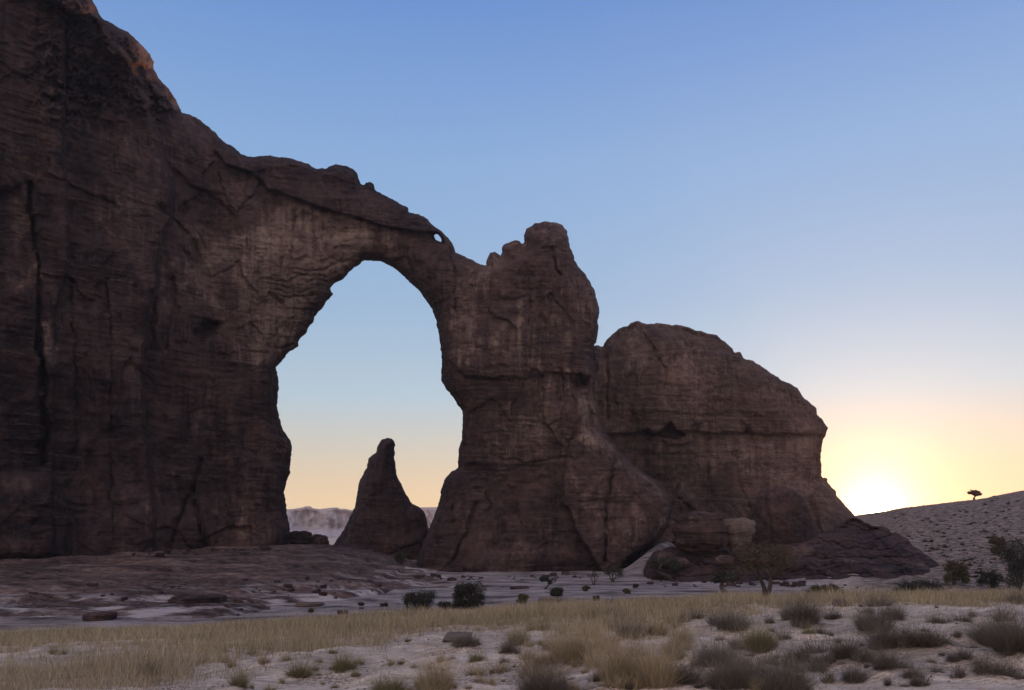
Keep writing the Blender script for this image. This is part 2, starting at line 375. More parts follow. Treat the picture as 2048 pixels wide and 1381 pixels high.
# one sheet, polar, reaching the horizon all round
th_f = np.linspace(-36, 36, 760); th_c = np.linspace(36, 324, 150)[1:-1]
th = np.radians(np.concatenate([th_f, th_c])); rr = np.concatenate([[.8], np.concatenate([np.geomspace(3, 7, 30)[:-1], np.geomspace(7, 62, 420)[:-1], np.geomspace(62, 900, 300)]), np.geomspace(920, 5000, 40)])
TH, RR = np.meshgrid(th, rr); GX = RR * np.sin(TH); GY = RR * np.cos(TH); GZ = ground_z(GX, GY)
nr, ncol = GX.shape; ii = np.arange(nr * ncol).reshape(nr, ncol)
nx = np.roll(ii, -1, 1)
q = np.stack([ii[:-1], ii[1:], nx[1:], nx[:-1]], -1).reshape(-1, 4)[:, ::-1]
V = np.stack([GX, GY, GZ], -1).reshape(-1, 3)
V = np.concatenate([V, [[0, 0, float(ground_z(0.0, .1))]]]); tr = np.stack([ii[0], nx[0], np.full(ncol, len(V) - 1)], 1)[:, ::-1]
PXg = CX + F * GX / np.maximum(GY, RR * .18)
stony = sst(75, 120, GY) * (1 - sst(330, 600, RR)) * (1 - sst(1600, 1720, PXg)) + sst(900, 2500, RR) * .1
slope = sst(1640, 1760, PXg) * sst(150, 190, GY)
def sand_mat():
    m, nt, b = new_mat('desert_sand')
    co = N(nt, 'ShaderNodeNewGeometry').outputs['Position']
    sa = N(nt, 'ShaderNodeAttribute', attribute_name='stony').outputs['Fac']
    c = ramp(nt, noise(nt, co, .9, 6, .65, scl=(.6, 1.2, 1)), [(.32, (.38, .295, .235)), (.62, (.74, .60, .495))])
    rl = noise(nt, co, 3.2, 4, .65, scl=(.22, 1.6, 1), dist=1.2)
    c = mixc(nt, ramp(nt, rl, [(.56, (0, 0, 0)), (.64, (.55, .55, .55))]), c, (.30, .225, .19))
    grv = M(nt, 'MULTIPLY', ramp(nt, noise(nt, co, .45, 5, .65), [(.48, (0, 0, 0)), (.60, (1, 1, 1))]), ramp(nt, noise(nt, co, 22, 3, .7), [(.48, (0, 0, 0)), (.56, (.85, .85, .85))]))
    c = mixc(nt, grv, c, (.13, .095, .08))
    pebb = noise(nt, co, 9, 4, .7)
    c = mixc(nt, ramp(nt, pebb, [(.62, (0, 0, 0)), (.70, (.6, .6, .6))]), c, (.16, .11, .10))
    far = noise(nt, co, .12, 7, .72, scl=(.55, 1, 1))
    fc = ramp(nt, far, [(.40, (.075, .06, .06)), (.47, (.21, .175, .17)), (.60, (.36, .305, .295))])
    sp = noise(nt, co, .8, 4, .7)
    fc = mixc(nt, ramp(nt, sp, [(.60, (0, 0, 0)), (.68, (.8, .8, .8))]), fc, (.07, .055, .05))
    c = mixc(nt, sa, c, fc)
    sl_ = N(nt, 'ShaderNodeAttribute', attribute_name='slope').outputs['Fac']
    c = mixc(nt, sl_, c, ramp(nt, noise(nt, co, .5, 6, .7), [(.42, (.075, .055, .045)), (.60, (.33, .245, .205))]))
    nt.links.new(c, b.inputs['Base Color'])
    rip = noise(nt, co, 5.5, 3, .6, scl=(.28, 1.2, 1), dist=1.0)
    n_ = bump(nt, rip, 1, .16, b)
    n_ = bump(nt, noise(nt, co, 1.1, 6, .62), .9, .5, b, n_)
    bump(nt, noise(nt, co, 14, 4, .7), .7, .05, b, n_)
    return m
SAND = sand_mat()
g = link('ground', mesh_np('ground', V, quads=q, tris=tr, mat=SAND, attrs={'stony': np.concatenate([stony.ravel(), [0]]), 'slope': np.concatenate([slope.ravel(), [0]])})); tag(g, kind='structure')

# rock platform on the left
def plat_mat():
    m, nt, b = new_mat('platform_rock')
    co = N(nt, 'ShaderNodeNewGeometry').outputs['Position']
    at = N(nt, 'ShaderNodeAttribute', attribute_name='tint').outputs['Fac']
    n1 = noise(nt, co, .11, 7, .7, scl=(.5, 1, 1)); n2 = noise(nt, co, .9, 6, .7, scl=(.5, 1, 1.5))
    v = M(nt, 'ADD', M(nt, 'MULTIPLY', n1, .5), M(nt, 'MULTIPLY', n2, .5))
    c = ramp(nt, v, [(.41, (.015, .011, .011)), (.465, (.055, .036, .033)), (.53, (.115, .075, .067)), (.61, (.22, .155, .135))])
    red = noise(nt, co, .07, 5, .6)
    c = mixc(nt, M(nt, 'MULTIPLY', M(nt, 'SUBTRACT', red, .52, clamp=True), 3, clamp=True), c, (.12, .06, .052))
    pm = M(nt, 'MULTIPLY', at, ramp(nt, noise(nt, co, .16, 6, .7, scl=(.4, 1, 1)), [(.50, (0, 0, 0)), (.60, (1, 1, 1))]))
    c = mixc(nt, pm, c, (.40, .345, .34))
    nt.links.new(c, b.inputs['Base Color'])
    n_ = bump(nt, noise(nt, co, .8, 6, .68, scl=(.5, 1, 2)), .9, .7, b)
    bump(nt, noise(nt, co, 4, 5, .7), .7, .15, b, n_)
    return m
th = np.radians(np.linspace(-42, 0, 620)); yy = np.geomspace(92, 430, 560)
TH, YY = np.meshgrid(th, yy); GX = YY * np.tan(TH); GZ = plat_z(GX, YY); gz0 = ground_z(GX, YY)
nr, ncol = GX.shape; ii = np.arange(nr * ncol).reshape(nr, ncol)
ok = (GZ > gz0 - .6); cell = ok[:-1, :-1] | ok[1:, :-1] | ok[:-1, 1:] | ok[1:, 1:]
q = np.stack([ii[:-1, :-1], ii[:-1, 1:], ii[1:, 1:], ii[1:, :-1]], -1)[cell]
lowb = 1 - sst(1.2, 3.4, GZ)
pt = link('rock_terrain', mesh_np('rock_terrain', np.stack([GX, YY, GZ], -1).reshape(-1, 3), quads=q, mat=plat_mat(), attrs={'tint': lowb.ravel()})); tag(pt, kind='structure')

# ------------------------------------------------------------------ the arch
OUTER = [(185, 0), (204, 37), (230, 52), (256, 65), (278, 85), (300, 109), (308, 126), (306, 138), (317, 156), (337, 178), (354, 204), (364, 226), (382, 230), (404, 243),
  (428, 263), (448, 285), (469, 295), (482, 308), (506, 315), (534, 312), (578, 316), (608, 325), (634, 338), (652, 337), (671, 329), (695, 333), (714, 345), (722, 369), (729, 370), (731, 366),
  (739, 364), (748, 369), (749, 380), (770, 391), (790, 402), (816, 416), (817, 425), (838, 428), (855, 438), (869, 454), (884, 462), (896, 477), (908, 493), (912, 506), (930, 513), (947, 522),
  (960, 530), (972, 531), (973, 519), (980, 507), (991, 505), (998, 509), (1000, 513), (1004, 505), (1004, 495), (1011, 487), (1019, 485), (1031, 481), (1040, 483), (1042, 489), (1049, 487),
  (1048, 473), (1053, 458), (1069, 448), (1089, 443), (1101, 446), (1110, 444), (1123, 450), (1133, 461), (1137, 478), (1140, 495), (1147, 512), (1154, 531), (1167, 545), (1179, 563), (1190, 584),
  (1195, 604), (1200, 626), (1196, 642), (1197, 662), (1193, 682), (1188, 694), (1186, 720), (1191, 760), (1190, 800), (1200, 840), (1215, 870), (1232, 895), (1262, 925), (1300, 955), (1322, 970),
  (1338, 990), (1343, 1020), (1338, 1052), (1320, 1078), (1290, 1098), (1262, 1118), (1235, 1150), (1220, 1290)]
OPEN = [(800, 1290), (806, 1150), (826, 1139), (845, 1092), (860, 1054), (868, 1033), (879, 1002), (883, 978), (889, 960), (904, 943), (917, 936), (916, 902), (924, 878), (925, 850), (925, 822), (915, 810),
  (908, 797), (896, 783), (884, 766), (882, 750), (884, 725), (882, 705), (879, 675), (874, 654), (872, 641), (865, 620), (852, 602), (840, 583), (824, 569), (811, 556), (794, 540), (773, 528), (760, 523),
  (727, 521), (719, 530), (707, 537), (698, 545), (685, 560), (669, 566), (660, 578), (666, 588), (656, 600), (646, 615), (629, 634), (627, 644), (615, 658), (613, 666), (598, 680), (596, 693), (578, 704),
  (569, 717), (552, 735), (555, 746), (557, 776), (554, 811), (560, 843), (568, 864), (581, 881), (584, 901), (580, 926), (580, 948), (573, 963), (568, 986), (571, 1002), (573, 1027), (580, 1057), (578, 1090), (590, 1290)]
ARCH = subdiv(OUTER, .9, 5) + OPEN + [(-620, 1290), (-640, 300), (-560, -160), (-250, -300), (20, -200), (120, -90)]
WIN = [(869, 471), (874, 469.5), (882, 476), (885.5, 484), (877, 483.5), (871, 478)]
def arch_depth(x, y):
    return interp(x, [(-640, 195), (0, 246), (250, 268), (420, 292), (560, 302), (760, 306), (900, 300), (1100, 302), (1340, 300)]) - sst(930, 1150, y) * 7 - sst(0, 900, 900 - y) * -6
def L(x, y, pts, wd, dep):
    sd = int(abs(pts[0][0] * 7 + pts[0][1] * 3)) % 97
    xx = x + 6 * fbm(x / 18, y / 22, 3, 801); yy_ = y + 5 * fbm(x / 22, y / 18, 3, 805)
    m = .25 + .95 * vn(x / 24 + sd, y / 24 + sd, 809); ww = wd * (.45 + .9 * vn(x / 15 + sd, y / 19, 811))
    return -.7 * dep * m * np.exp(-(line_dist(xx, yy_, pts) / ww) ** 2)
def cells(u, v, seed):
    """a random value per irregular cell: blocks bounded by joints"""
    if seed not in _tabs: _tabs[seed] = np.random.RandomState(seed).rand(256, 256).astype(np.float32)
    if seed + 1000 not in _tabs: _tabs[seed + 1000] = np.random.RandomState(seed + 1000).rand(256, 256).astype(np.float32)
    T1, T2 = _tabs[seed], _tabs[seed + 1000]; ui = np.floor(u).astype(np.int64); vi = np.floor(v).astype(np.int64)
    best = np.full(u.shape, 9e9); val = np.zeros(u.shape)
    for a in (-1, 0, 1):
        for b in (-1, 0, 1):
            p = (ui + a) & 255; q = (vi + b) & 255
            d = (ui + a + T1[p, q] - u) ** 2 + (vi + b + T2[p, q] - v) ** 2; m = d < best
            best = np.where(m, d, best); val = np.where(m, T1[q, p], val)
    return val
def A(x, y, poly, h, soft): return h * sst(-soft * .5, soft, sdf(x, y, [poly]))
LEDGE = [(430, 300), (452, 330), (500, 345), (520, 358), (538, 383), (555, 382), (579, 392), (613, 404), (641, 414), (671, 425), (709, 435), (749, 447), (787, 457), (821, 462), (862, 467), (880, 466)]
LEAF = [(1140, 884), (1127, 945), (1122, 1002), (1137, 1020), (1158, 1078), (1190, 1125), (1215, 1170), (1320, 1170), (1400, 1060), (1400, 960), (1262, 915), (1232, 888), (1200, 868), (1165, 868)]
def arch_relief(x, y, wx, wz):
    wob = 5 * fbm(x / 26, y / 26, 3, 201); x = x + wob; y = y + 4 * fbm(x / 30, y / 30, 3, 205)
    r = A(x, y, LEDGE + [(930, 440), (900, 250), (430, 200)], 3.6, 3)
    r = r + A(x, y, [(580, 330), (640, 345), (720, 372), (700, 396), (640, 392), (560, 372), (500, 345)], -1.4, 6)
    # left wall: the big smooth face stands proud of the arch shoulder
    r = r + A(x, y, [(-700, -300), (120, -100), (200, 40), (287, 161), (300, 226), (321, 278), (326, 313), (345, 345), (352, 420), (330, 470), (318, 560), (300, 640), (285, 760), (300, 900), (330, 1300), (-700, 1300)], 5.5, 9)
    r = r + A(x, y, [(-700, -300), (100, -100), (128, 40), (130, 300), (140, 520), (110, 640), (105, 1300), (-700, 1300)], 3.0, 8)
    r = r + A(x, y, [(326, 313), (378, 361), (434, 395), (470, 430), (440, 520), (380, 540), (345, 440)], -2.5, 10)
    r = r + A(x, y, [(190, 30), (235, 56), (262, 68), (286, 96), (290, 126), (262, 132), (215, 110)], 9, 8)
    tl = 1 - sst(215, 260, y)
    r = r + tl * (3.2 * (cells(x / 17 + fbm(x / 9, y / 9, 3, 281), y / 13 + fbm(x / 9, y / 9, 3, 283), 285) - .5) + 1.5 * (cells(x / 7, y / 6, 287) - .5)) * sst(-60, 40, x - 90)
    r = r + A(x, y, [(60, -40), (165, -30), (186, 14), (190, 34), (150, 30), (118, 14)], 9, 8) + A(x, y, [(300, 170), (332, 184), (345, 204), (350, 222), (320, 225)], 5, 6)
    # fissures
    r = r + L(x, y, [(60, 365), (63, 434), (74, 513), (80, 560), (76, 637), (83, 724)], 4.5, 9)
    r = r + L(x, y, [(83, 724), (87, 793), (93, 854), (84, 924)], 8, 14)
    r = r + L(x, y, [(130, 30), (132, 140), (128, 260)], 3, 4)
    r = r + L(x, y, [(400, 920), (391, 967), (369, 1010), (348, 1063), (335, 1110)], 4.5, 6) + L(x, y, [(391, 1005), (408, 1071), (415, 1095)], 4, 4)
    r = r + L(x, y, [(318, 410), (350, 450), (390, 485), (400, 520)], 5, 5) + L(x, y, [(372, 405), (362, 440)], 4, 3)
    r = r + A(x, y, [(388, 668), (408, 640), (446, 646), (430, 668), (404, 690)], -6.5, 13)
    r = r + L(x, y, [(304, 590), (300, 640), (302, 700)], 9, 6) + L(x, y, [(345, 560), (352, 620), (330, 700)], 7, 5) + L(x, y, [(360, 495), (380, 520)], 5, 4)
    r = r + A(x, y, [(0, 380), (45, 370), (60, 440), (70, 560), (20, 590), (-60, 600)], -3.5, 14)
    r = r + A(x, y, [(0, 950), (60, 940), (130, 960), (150, 1040), (135, 1120), (-100, 1120)], 4.5, 16)
    r = r + A(x, y, [(410, 930), (470, 900), (560, 930), (575, 1100), (420, 1110), (395, 1020)], 3.0, 14)
    r = r + L(x, y, [(140, 560), (152, 760), (150, 940)], 3, 2.5) + L(x, y, [(215, 560), (225, 700), (220, 900), (228, 1080)], 3, 2.5)
    # slanting slabs of the left haunch
    for k in range(9):
        x0, y0 = 520 + 14 * k, 560 + 16 * (k % 4) - 5 * k
        r = r + L(x, y, [(x0, y0), (x0 + 55, y0 + 4), (x0 + 100, y0 - 12)], 2.2, 1.6)
    r = r + L(x, y, [(540, 590), (575, 615), (630, 622)], 3, 3) + L(x, y, [(500, 650), (540, 700), (590, 690)], 3, 2.5)
    # pier
    r = r + A(x, y, [(960, 540), (1000, 540), (1060, 500), (1200, 440), (1230, 760), (1120, 748), (1010, 762), (930, 752), (880, 700), (900, 600)], 2.4, 4)
    r = r + L(x, y, [(1101, 447), (1099, 478), (1108, 520), (1120, 548)], 3.4, 5) + L(x, y, [(905, 500), (911, 540), (914, 620)], 2.5, 3)
    r = r + L(x, y, [(1001, 597), (1030, 599), (1058, 594)], 1.8, 2) + L(x, y, [(888, 567), (953, 568)], 1.6, 1.6) + L(x, y, [(957, 761), (1010, 756), (1060, 752), (1120, 747)], 3, 3)
    r = r + L(x, y, [(1058, 560), (1062, 600), (1056, 650)], 2, 2) + A(x, y, [(1143, 764), (1158, 750), (1178, 760), (1172, 778), (1152, 782)], -7, 10)
    r = r + L(x, y, [(1125, 740), (1128, 800), (1124, 880)], 3, 2.5) + L(x, y, [(1150, 690), (1140, 760), (1160, 850)], 4, 3) + L(x, y, [(1172, 790), (1185, 870)], 4, 4)
    r = r + A(x, y, LEAF, 7.5, 5) + L(x, y, [(1234, 905), (1219, 972), (1212, 1051), (1213, 1120)], 3.2, 6) + L(x, y, [(1140, 1003), (1215, 1003)], 2, 2)
    r = r + L(x, y, [(1000, 917), (1060, 925), (1140, 914)], 2.4, 3) + L(x, y, [(1020, 938), (1045, 930), (1080, 930)], 3, 3)
    r = r + L(x, y, [(1020, 842), (1080, 850), (1120, 843)], 1.8, 1.6)
    r = r + L(x, y, [(950, 1008), (938, 1060), (907, 1112), (878, 1150)], 3.6, 5) + L(x, y, [(975, 980), (978, 1060)], 2.5, 2)
    r = r + A(x, y, [(925, 940), (990, 960), (1010, 1040), (960, 1160), (780, 1180), (880, 960)], 4, 16)
    r = r + A(x, y, [(940, 1110), (1060, 1090), (1180, 1105), (1230, 1160), (1230, 1300), (820, 1300), (850, 1140)], 4.5, 22)
    return r
def arch_tint(x, y, wx, wz):
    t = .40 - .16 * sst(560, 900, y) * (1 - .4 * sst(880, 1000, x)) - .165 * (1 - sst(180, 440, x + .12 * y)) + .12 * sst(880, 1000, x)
    x = x + 8 * fbm(x / 30, y / 30, 3, 301); y = y + 8 * fbm(x / 26, y / 26, 3, 305)
    t = t + A(x, y, [(390, 560), (440, 470), (520, 450), (560, 386), (640, 418), (800, 463), (800, 505), (730, 512), (660, 570), (600, 680), (550, 735), (470, 740), (420, 650)], .34, 22)
    t = t + A(x, y, [(545, 384), (640, 416), (790, 458), (790, 468), (640, 432), (560, 402)], .22, 6)
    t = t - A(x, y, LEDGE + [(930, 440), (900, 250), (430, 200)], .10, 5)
    t = t + A(x, y, [(880, 560), (950, 560), (960, 750), (900, 780), (890, 690)], .14, 25)
    t = t + A(x, y, [(1132, 660), (1152, 660), (1140, 745), (1120, 745)], .30, 8) + A(x, y, [(1150, 800), (1190, 780), (1215, 880), (1160, 880)], .28, 14)
    t = t + A(x, y, [(1035, 598), (1050, 598), (1046, 680), (1034, 690)], .3, 6) + A(x, y, [(1155, 865), (1230, 890), (1225, 905), (1150, 885)], .25, 8)
    t = t + A(x, y, [(930, 760), (1130, 752), (1140, 910), (930, 920)], .08, 20) - A(x, y, [(900, 950), (1140, 940), (1200, 1150), (830, 1150)], .08, 30)
    t = t + A(x, y, [(20, 370), (60, 380), (62, 470), (100, 560), (30, 590), (0, 540)], .30, 16) + A(x, y, [(72, 640), (95, 640), (120, 720), (105, 740), (82, 700)], .45, 6)
    t = t + A(x, y, [(0, 955), (60, 950), (70, 980), (0, 1000)], .25, 10) + A(x, y, [(320, 420), (420, 450), (480, 520), (400, 530)], .22, 16)
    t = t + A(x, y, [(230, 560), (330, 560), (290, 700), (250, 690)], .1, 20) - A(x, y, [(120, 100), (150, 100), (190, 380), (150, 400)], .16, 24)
    t = t + A(x, y, [(255, 82), (280, 88), (308, 120), (306, 140), (280, 140), (262, 118)], .42, 6) + A(x, y, [(112, -20), (150, -20), (204, 28), (204, 40), (150, 44), (124, 24)], .38, 7) + A(x, y, [(340, 196), (354, 204), (360, 224), (345, 224)], .4, 5)  # paler tint paints sunlit patches onto the top-left knobs
    t = t - A(x, y, [(430, 520), (480, 560), (470, 640), (430, 600)], .2, 18)
    return t
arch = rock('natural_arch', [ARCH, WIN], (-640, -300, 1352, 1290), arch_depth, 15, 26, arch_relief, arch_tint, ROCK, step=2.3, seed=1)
tag(arch, 'towering dark sandstone cliff pierced by a tall natural arch, its pier topped by twin knobs', 'rock arch')

# ------------------------------------------------------------------ the mesa behind on the right
MESA = [(1120, 760), (1150, 700), (1192, 690), (1206, 695), (1208, 687), (1215, 678), (1237, 658), (1255, 652), (1266, 644), (1275, 642), (1295, 649), (1313, 646), (1342, 651), (1353, 649), (1374, 654), (1391, 662),
  (1403, 662), (1416, 668), (1436, 672), (1450, 685), (1465, 698), (1469, 706), (1481, 705), (1488, 718), (1507, 721), (1530, 739), (1563, 761), (1592, 774), (1608, 797), (1633, 816), (1633, 827), (1646, 841),
  (1656, 857), (1651, 870), (1644, 886), (1642, 919), (1643, 957), (1648, 955), (1655, 958), (1655, 966), (1671, 982), (1673, 991), (1690, 1011), (1708, 1031), (1760, 1070), (1860, 1230), (1120, 1230)]
def mesa_depth(x, y): return 345 + .02 * (x - 1200) - sst(960, 1150, y) * 25
def mesa_relief(x, y, wx, wz):
    x = x + 4 * fbm(x / 26, y / 26, 3, 211); y = y + 3 * fbm(x / 30, y / 30, 3, 215)
    r = A(x, y, [(1100, 600), (1100, 725), (1186, 722), (1240, 717), (1306, 709), (1382, 699), (1458, 709), (1500, 712), (1500, 600)], -3.0, 3)
    r = r + L(x, y, [(1212, 690), (1213, 745), (1215, 835)], 2.4, 5) + L(x, y, [(1382, 690), (1386, 708)], 3, 4)
    r = r + A(x, y, [(1100, 868), (1244, 868), (1330, 862), (1500, 866), (1632, 868), (1700, 868), (1700, 1000), (1100, 1000)], -3.2, 3)
    r = r + A(x, y, [(1282, 872), (1286, 862), (1296, 858), (1303, 873)], -9, 4) + A(x, y, [(1316, 872), (1322, 862), (1340, 845), (1352, 862), (1370, 872), (1350, 880)], -10, 5) + A(x, y, [(1486, 869), (1496, 852), (1507, 869)], -9, 4)
    r = r + L(x, y, [(1420, 730), (1500, 722)], 1.6, 1.5) + L(x, y, [(1430, 760), (1432, 850)], 2, 1.5) + L(x, y, [(1420, 900), (1410, 1020)], 2.5, 2)
    r = r + L(x, y, [(1475, 900), (1478, 960), (1500, 1020)], 3.5, 3.5) + L(x, y, [(1262, 830), (1330, 826), (1400, 832)], 2, 2)
    r = r + A(x, y, [(1490, 1090), (1500, 1030), (1520, 990), (1560, 975), (1600, 990), (1625, 1040), (1640, 1100)], 13, 20)
    r = r + A(x, y, [(1640, 950), (1720, 1030), (1790, 1100), (1640, 1100), (1620, 1000)], 6, 16)
    return r
def mesa_tint(x, y, wx, wz):
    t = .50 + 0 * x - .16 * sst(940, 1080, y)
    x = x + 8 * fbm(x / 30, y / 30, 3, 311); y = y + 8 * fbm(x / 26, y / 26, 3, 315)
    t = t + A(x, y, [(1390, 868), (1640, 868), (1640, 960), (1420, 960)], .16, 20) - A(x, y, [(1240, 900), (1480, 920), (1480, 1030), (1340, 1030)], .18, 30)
    t = t + A(x, y, [(1300, 770), (1350, 720), (1370, 820), (1300, 850)], .14, 20) - A(x, y, [(1225, 740), (1290, 740), (1290, 850), (1225, 850)], .14, 20)
    t = t + A(x, y, [(1540, 975), (1580, 975), (1600, 1000), (1530, 1000)], .2, 12)
    return t
mesa = rock('sandstone_mesa', [subdiv(MESA, .9, 8)], (1120, 630, 1870, 1240), mesa_depth, 18, lambda x, y: 330 + 300 * sst(762, 796, y), mesa_relief, mesa_tint, ROCK_FAR, step=2.5, seed=21, backR=36)  # unseen rear deepened to keep low sun off the arch jamb and spire
tag(mesa, 'broad humped sandstone mesa sloping down to the setting sun, right of the arch pier', 'mesa')

# dark ledgy outcrop along the mesa's foot
FOOT = [(1288, 1140), (1306, 1104), (1345, 1094), (1400, 1090), (1450, 1097), (1480, 1099), (1515, 1102), (1560, 1096), (1620, 1080), (1676, 1052), (1706, 1034), (1740, 1048), (1775, 1058), (1817, 1080), (1840, 1100), (1862, 1116), (1890, 1142), (1920, 1166), (1960, 1185), (1975, 1260), (1280, 1260)]
def foot_depth(x, y): return 236 + (1150 - np.minimum(y, 1200)) * .35 - sst(1450, 1750, x) * 18
def lumpf(x, y): return fbm(x / 34, y / 26, 4, 291)
def foot_relief(x, y, wx, wz):
    y2 = y + 5 * fbm(x / 60, y / 60, 3, 221)
    r = -(y2 - 1100) * 0
    for k, yy_ in enumerate((1056, 1080, 1096, 1118, 1132, 1156)):
        o_ = 16 * fbm(x / 34 + 9 * k, y / 90, 3, 241 + k)
        r = r + 2.0 * sst(yy_ - 1.2, yy_ + 1.2, y2 + o_) * (.3 + 1.2 * vn(x / 40 + 5 * k, y * 0 + k, 260)) - 1.5 * np.exp(-((y2 + o_ - yy_ + 1.5) / 1.6) ** 2)
    return r - 7 + 2.6 * lumpf(x, y) + 1.0 * (cells(x / 26 + fbm(x / 9, y / 9, 3, 271), y / 13 + fbm(x / 9, y / 9, 3, 275), 277) - .5)
foot = rock('rock_outcrop', [subdiv(FOOT, 2.4, 9)], (1278, 1025, 1980, 1262), foot_depth, 9, 30, foot_relief, lambda x, y, a, b: .28 + .22 * fbm(x / 40, y / 14, 3, 77), ROCK, step=2.0, seed=31, strata=.8, edge_noise=2.4)
tag(foot, 'low dark ledgy rock outcrop running along the foot of the mesa below the sun', 'rock outcrop')

KNOB = [(1478, 1130), (1488, 1088), (1497, 1046), (1512, 1006), (1535, 983), (1560, 974), (1588, 980), (1608, 998), (1624, 1034), (1640, 1066), (1662, 1092), (1672, 1130)]
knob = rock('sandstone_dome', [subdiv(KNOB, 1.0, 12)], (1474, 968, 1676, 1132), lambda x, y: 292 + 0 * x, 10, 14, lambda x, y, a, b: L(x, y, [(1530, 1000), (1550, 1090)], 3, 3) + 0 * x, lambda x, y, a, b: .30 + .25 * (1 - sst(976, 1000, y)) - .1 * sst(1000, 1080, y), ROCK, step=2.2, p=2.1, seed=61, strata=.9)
tag(knob, 'dark rounded rock knob with a paler cap leaning on the mesa left of the sun', 'rock dome')
# spire seen through the arch
SPIRE = [(640, 1200), (655, 1110), (663, 1094), (682, 1069), (698, 1039), (710, 1015), (714, 990), (717, 969), (725, 951), (733, 936), (737, 917), (752, 905), (754, 894), (765, 879), (775, 876), (784, 878), (790, 885), (789, 917),
  (792, 939), (796, 957), (807, 978), (816, 996), (825, 1009), (838, 1013), (848, 1024), (854, 1039), (858, 1057), (862, 1100), (870, 1200)]
def spire_relief(x, y, wx, wz):
    r = L(x, y, [(822, 1005), (812, 1030), (818, 1062), (800, 1090)], 4, 3) + A(x, y, [(690, 1105), (740, 1070), (800, 1078), (850, 1060), (880, 1200), (650, 1200)], 4, 14)
    return r + L(x, y, [(690, 1108), (740, 1112), (790, 1108), (840, 1085)], 3, 4)
spire = rock('rock_spire', [subdiv(SPIRE, .6, 10)], (640, 870, 872, 1200), lambda x, y: 362 + 0 * x, 16, 16, spire_relief, lambda x, y, a, b: .40 + 0 * x, ROCK, step=2.2, p=2.1, seed=41, strata=.8)
tag(spire, 'pointed dark rock spire standing inside the arch opening', 'rock spire')

# far cliffs
FAR = [(-500, 1024), (-100, 1010), (300, 1020), (575, 1019), (590, 1018), (600, 1016), (607, 1015), (612, 1013), (621, 1013), (625, 1017), (640, 1019), (655, 1017), (663, 1015.5), (675, 1015.5), (680, 1018), (690, 1018), (702, 1021), (760, 1022), (820, 1019), (840, 1015), (875, 1015),
       (1000, 1020), (1200, 1022), (1400, 1040), (1480, 1068), (1480, 1100), (-500, 1100)]
def far_relief(x, y, wx, wz):
    return 60 * np.abs(fbm(x / 13 + fbm(x / 20, y / 12, 3, 237), y / 40, 4, 231)) + 110 * fbm(x / 34, y / 90, 3, 235) + 190 * sst(1052, 1076, y) - 40 * sst(1018, 1024, y)
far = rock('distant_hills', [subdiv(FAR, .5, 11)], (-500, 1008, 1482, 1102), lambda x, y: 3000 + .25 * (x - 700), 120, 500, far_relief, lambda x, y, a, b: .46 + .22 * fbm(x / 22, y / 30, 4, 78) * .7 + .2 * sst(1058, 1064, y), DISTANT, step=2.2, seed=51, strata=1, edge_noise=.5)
tag(far, kind='structure')

def ico(sub):
    t = (1 + 5 ** .5) / 2
    v = [(-1, t, 0), (1, t, 0), (-1, -t, 0), (1, -t, 0), (0, -1, t), (0, 1, t), (0, -1, -t), (0, 1, -t), (t, 0, -1), (t, 0, 1), (-t, 0, -1), (-t, 0, 1)]
    f = [(0, 11, 5), (0, 5, 1), (0, 1, 7), (0, 7, 10), (0, 10, 11), (1, 5, 9), (5, 11, 4), (11, 10, 2), (10, 7, 6), (7, 1, 8), (3, 9, 4), (3, 4, 2), (3, 2, 6), (3, 6, 8), (3, 8, 9), (4, 9, 5), (2, 4, 11), (6, 2, 10), (8, 6, 7), (9, 8, 1)]
    v = [np.array(a, float) / np.linalg.norm(a) for a in v]
    for _ in range(sub):
        c = {}; nf = []
        def mid(a, b):
            k = (min(a, b), max(a, b))
            if k not in c: m = v[a] + v[b]; v.append(m / np.linalg.norm(m)); c[k] = len(v) - 1
            return c[k]
        for a, b, d in f:
            x, y, z = mid(a, b), mid(b, d), mid(d, a); nf += [(a, x, z), (b, y, x), (d, z, y), (x, y, z)]
        f = nf
    return np.array(v), np.array(f)
ICO5 = ico(5); ICO3 = ico(3)
def n3(p, s, seed): return (fbm(p[:, 0] * s + 5, p[:, 2] * s, 4, seed) + fbm(p[:, 1] * s, p[:, 2] * s + 9, 4, seed + 3) + fbm(p[:, 0] * s, p[:, 1] * s, 4, seed + 6)) / 2
def boulder(name, px, py, Y, wpx, hpx, mat, seed, tint_, label, cat='boulder', depth=None, group=None, taper=0, sq=3.0):
    """px,py: centre of the boulder's foot; Y its distance"""
    v, f = ICO5; v = v.copy(); s = (np.abs(v) ** sq).sum(1) ** (-1 / sq); v = v * s[:, None] * .92
    v = v * (1 + .22 * n3(v, 1.4, seed) + .08 * n3(v, 4.5, seed + 20) + .03 * np.sign(np.sin(v[:, 2] * 13 + 2 * n3(v, 2, seed + 40))))[:, None]
    m = Y / F; rx = wpx * m / 2; rz = hpx * m * .62; ry = depth or rx
    x0 = (px - CX) * m; z0 = CAMZ + (HZ - py) * m
    v = v * np.stack([1 + taper * v[:, 2], 1 + taper * v[:, 2], np.ones(len(v))], 1)
    P = v * np.array([rx, ry, rz]) + np.array([0, 0, rz * .6])
    me = mesh_np(name, P, tris=f, mat=mat, attrs={'tint': np.full(len(P), tint_) + .3 * n3(v, 2, seed + 60)})
    o = link(name, me); o.location = (x0, Y, z0); return tag(o, label, cat, group)
boulder('boulder', 600, 1090, 318, 52, 30, ROCK, 501, .42, 'rounded dark boulder against the left jamb of the arch')
boulder('boulder', 637, 1099, 312, 42, 32, ROCK, 511, .38, 'smaller rounded boulder between the arch jamb\'s boulder and the spire')
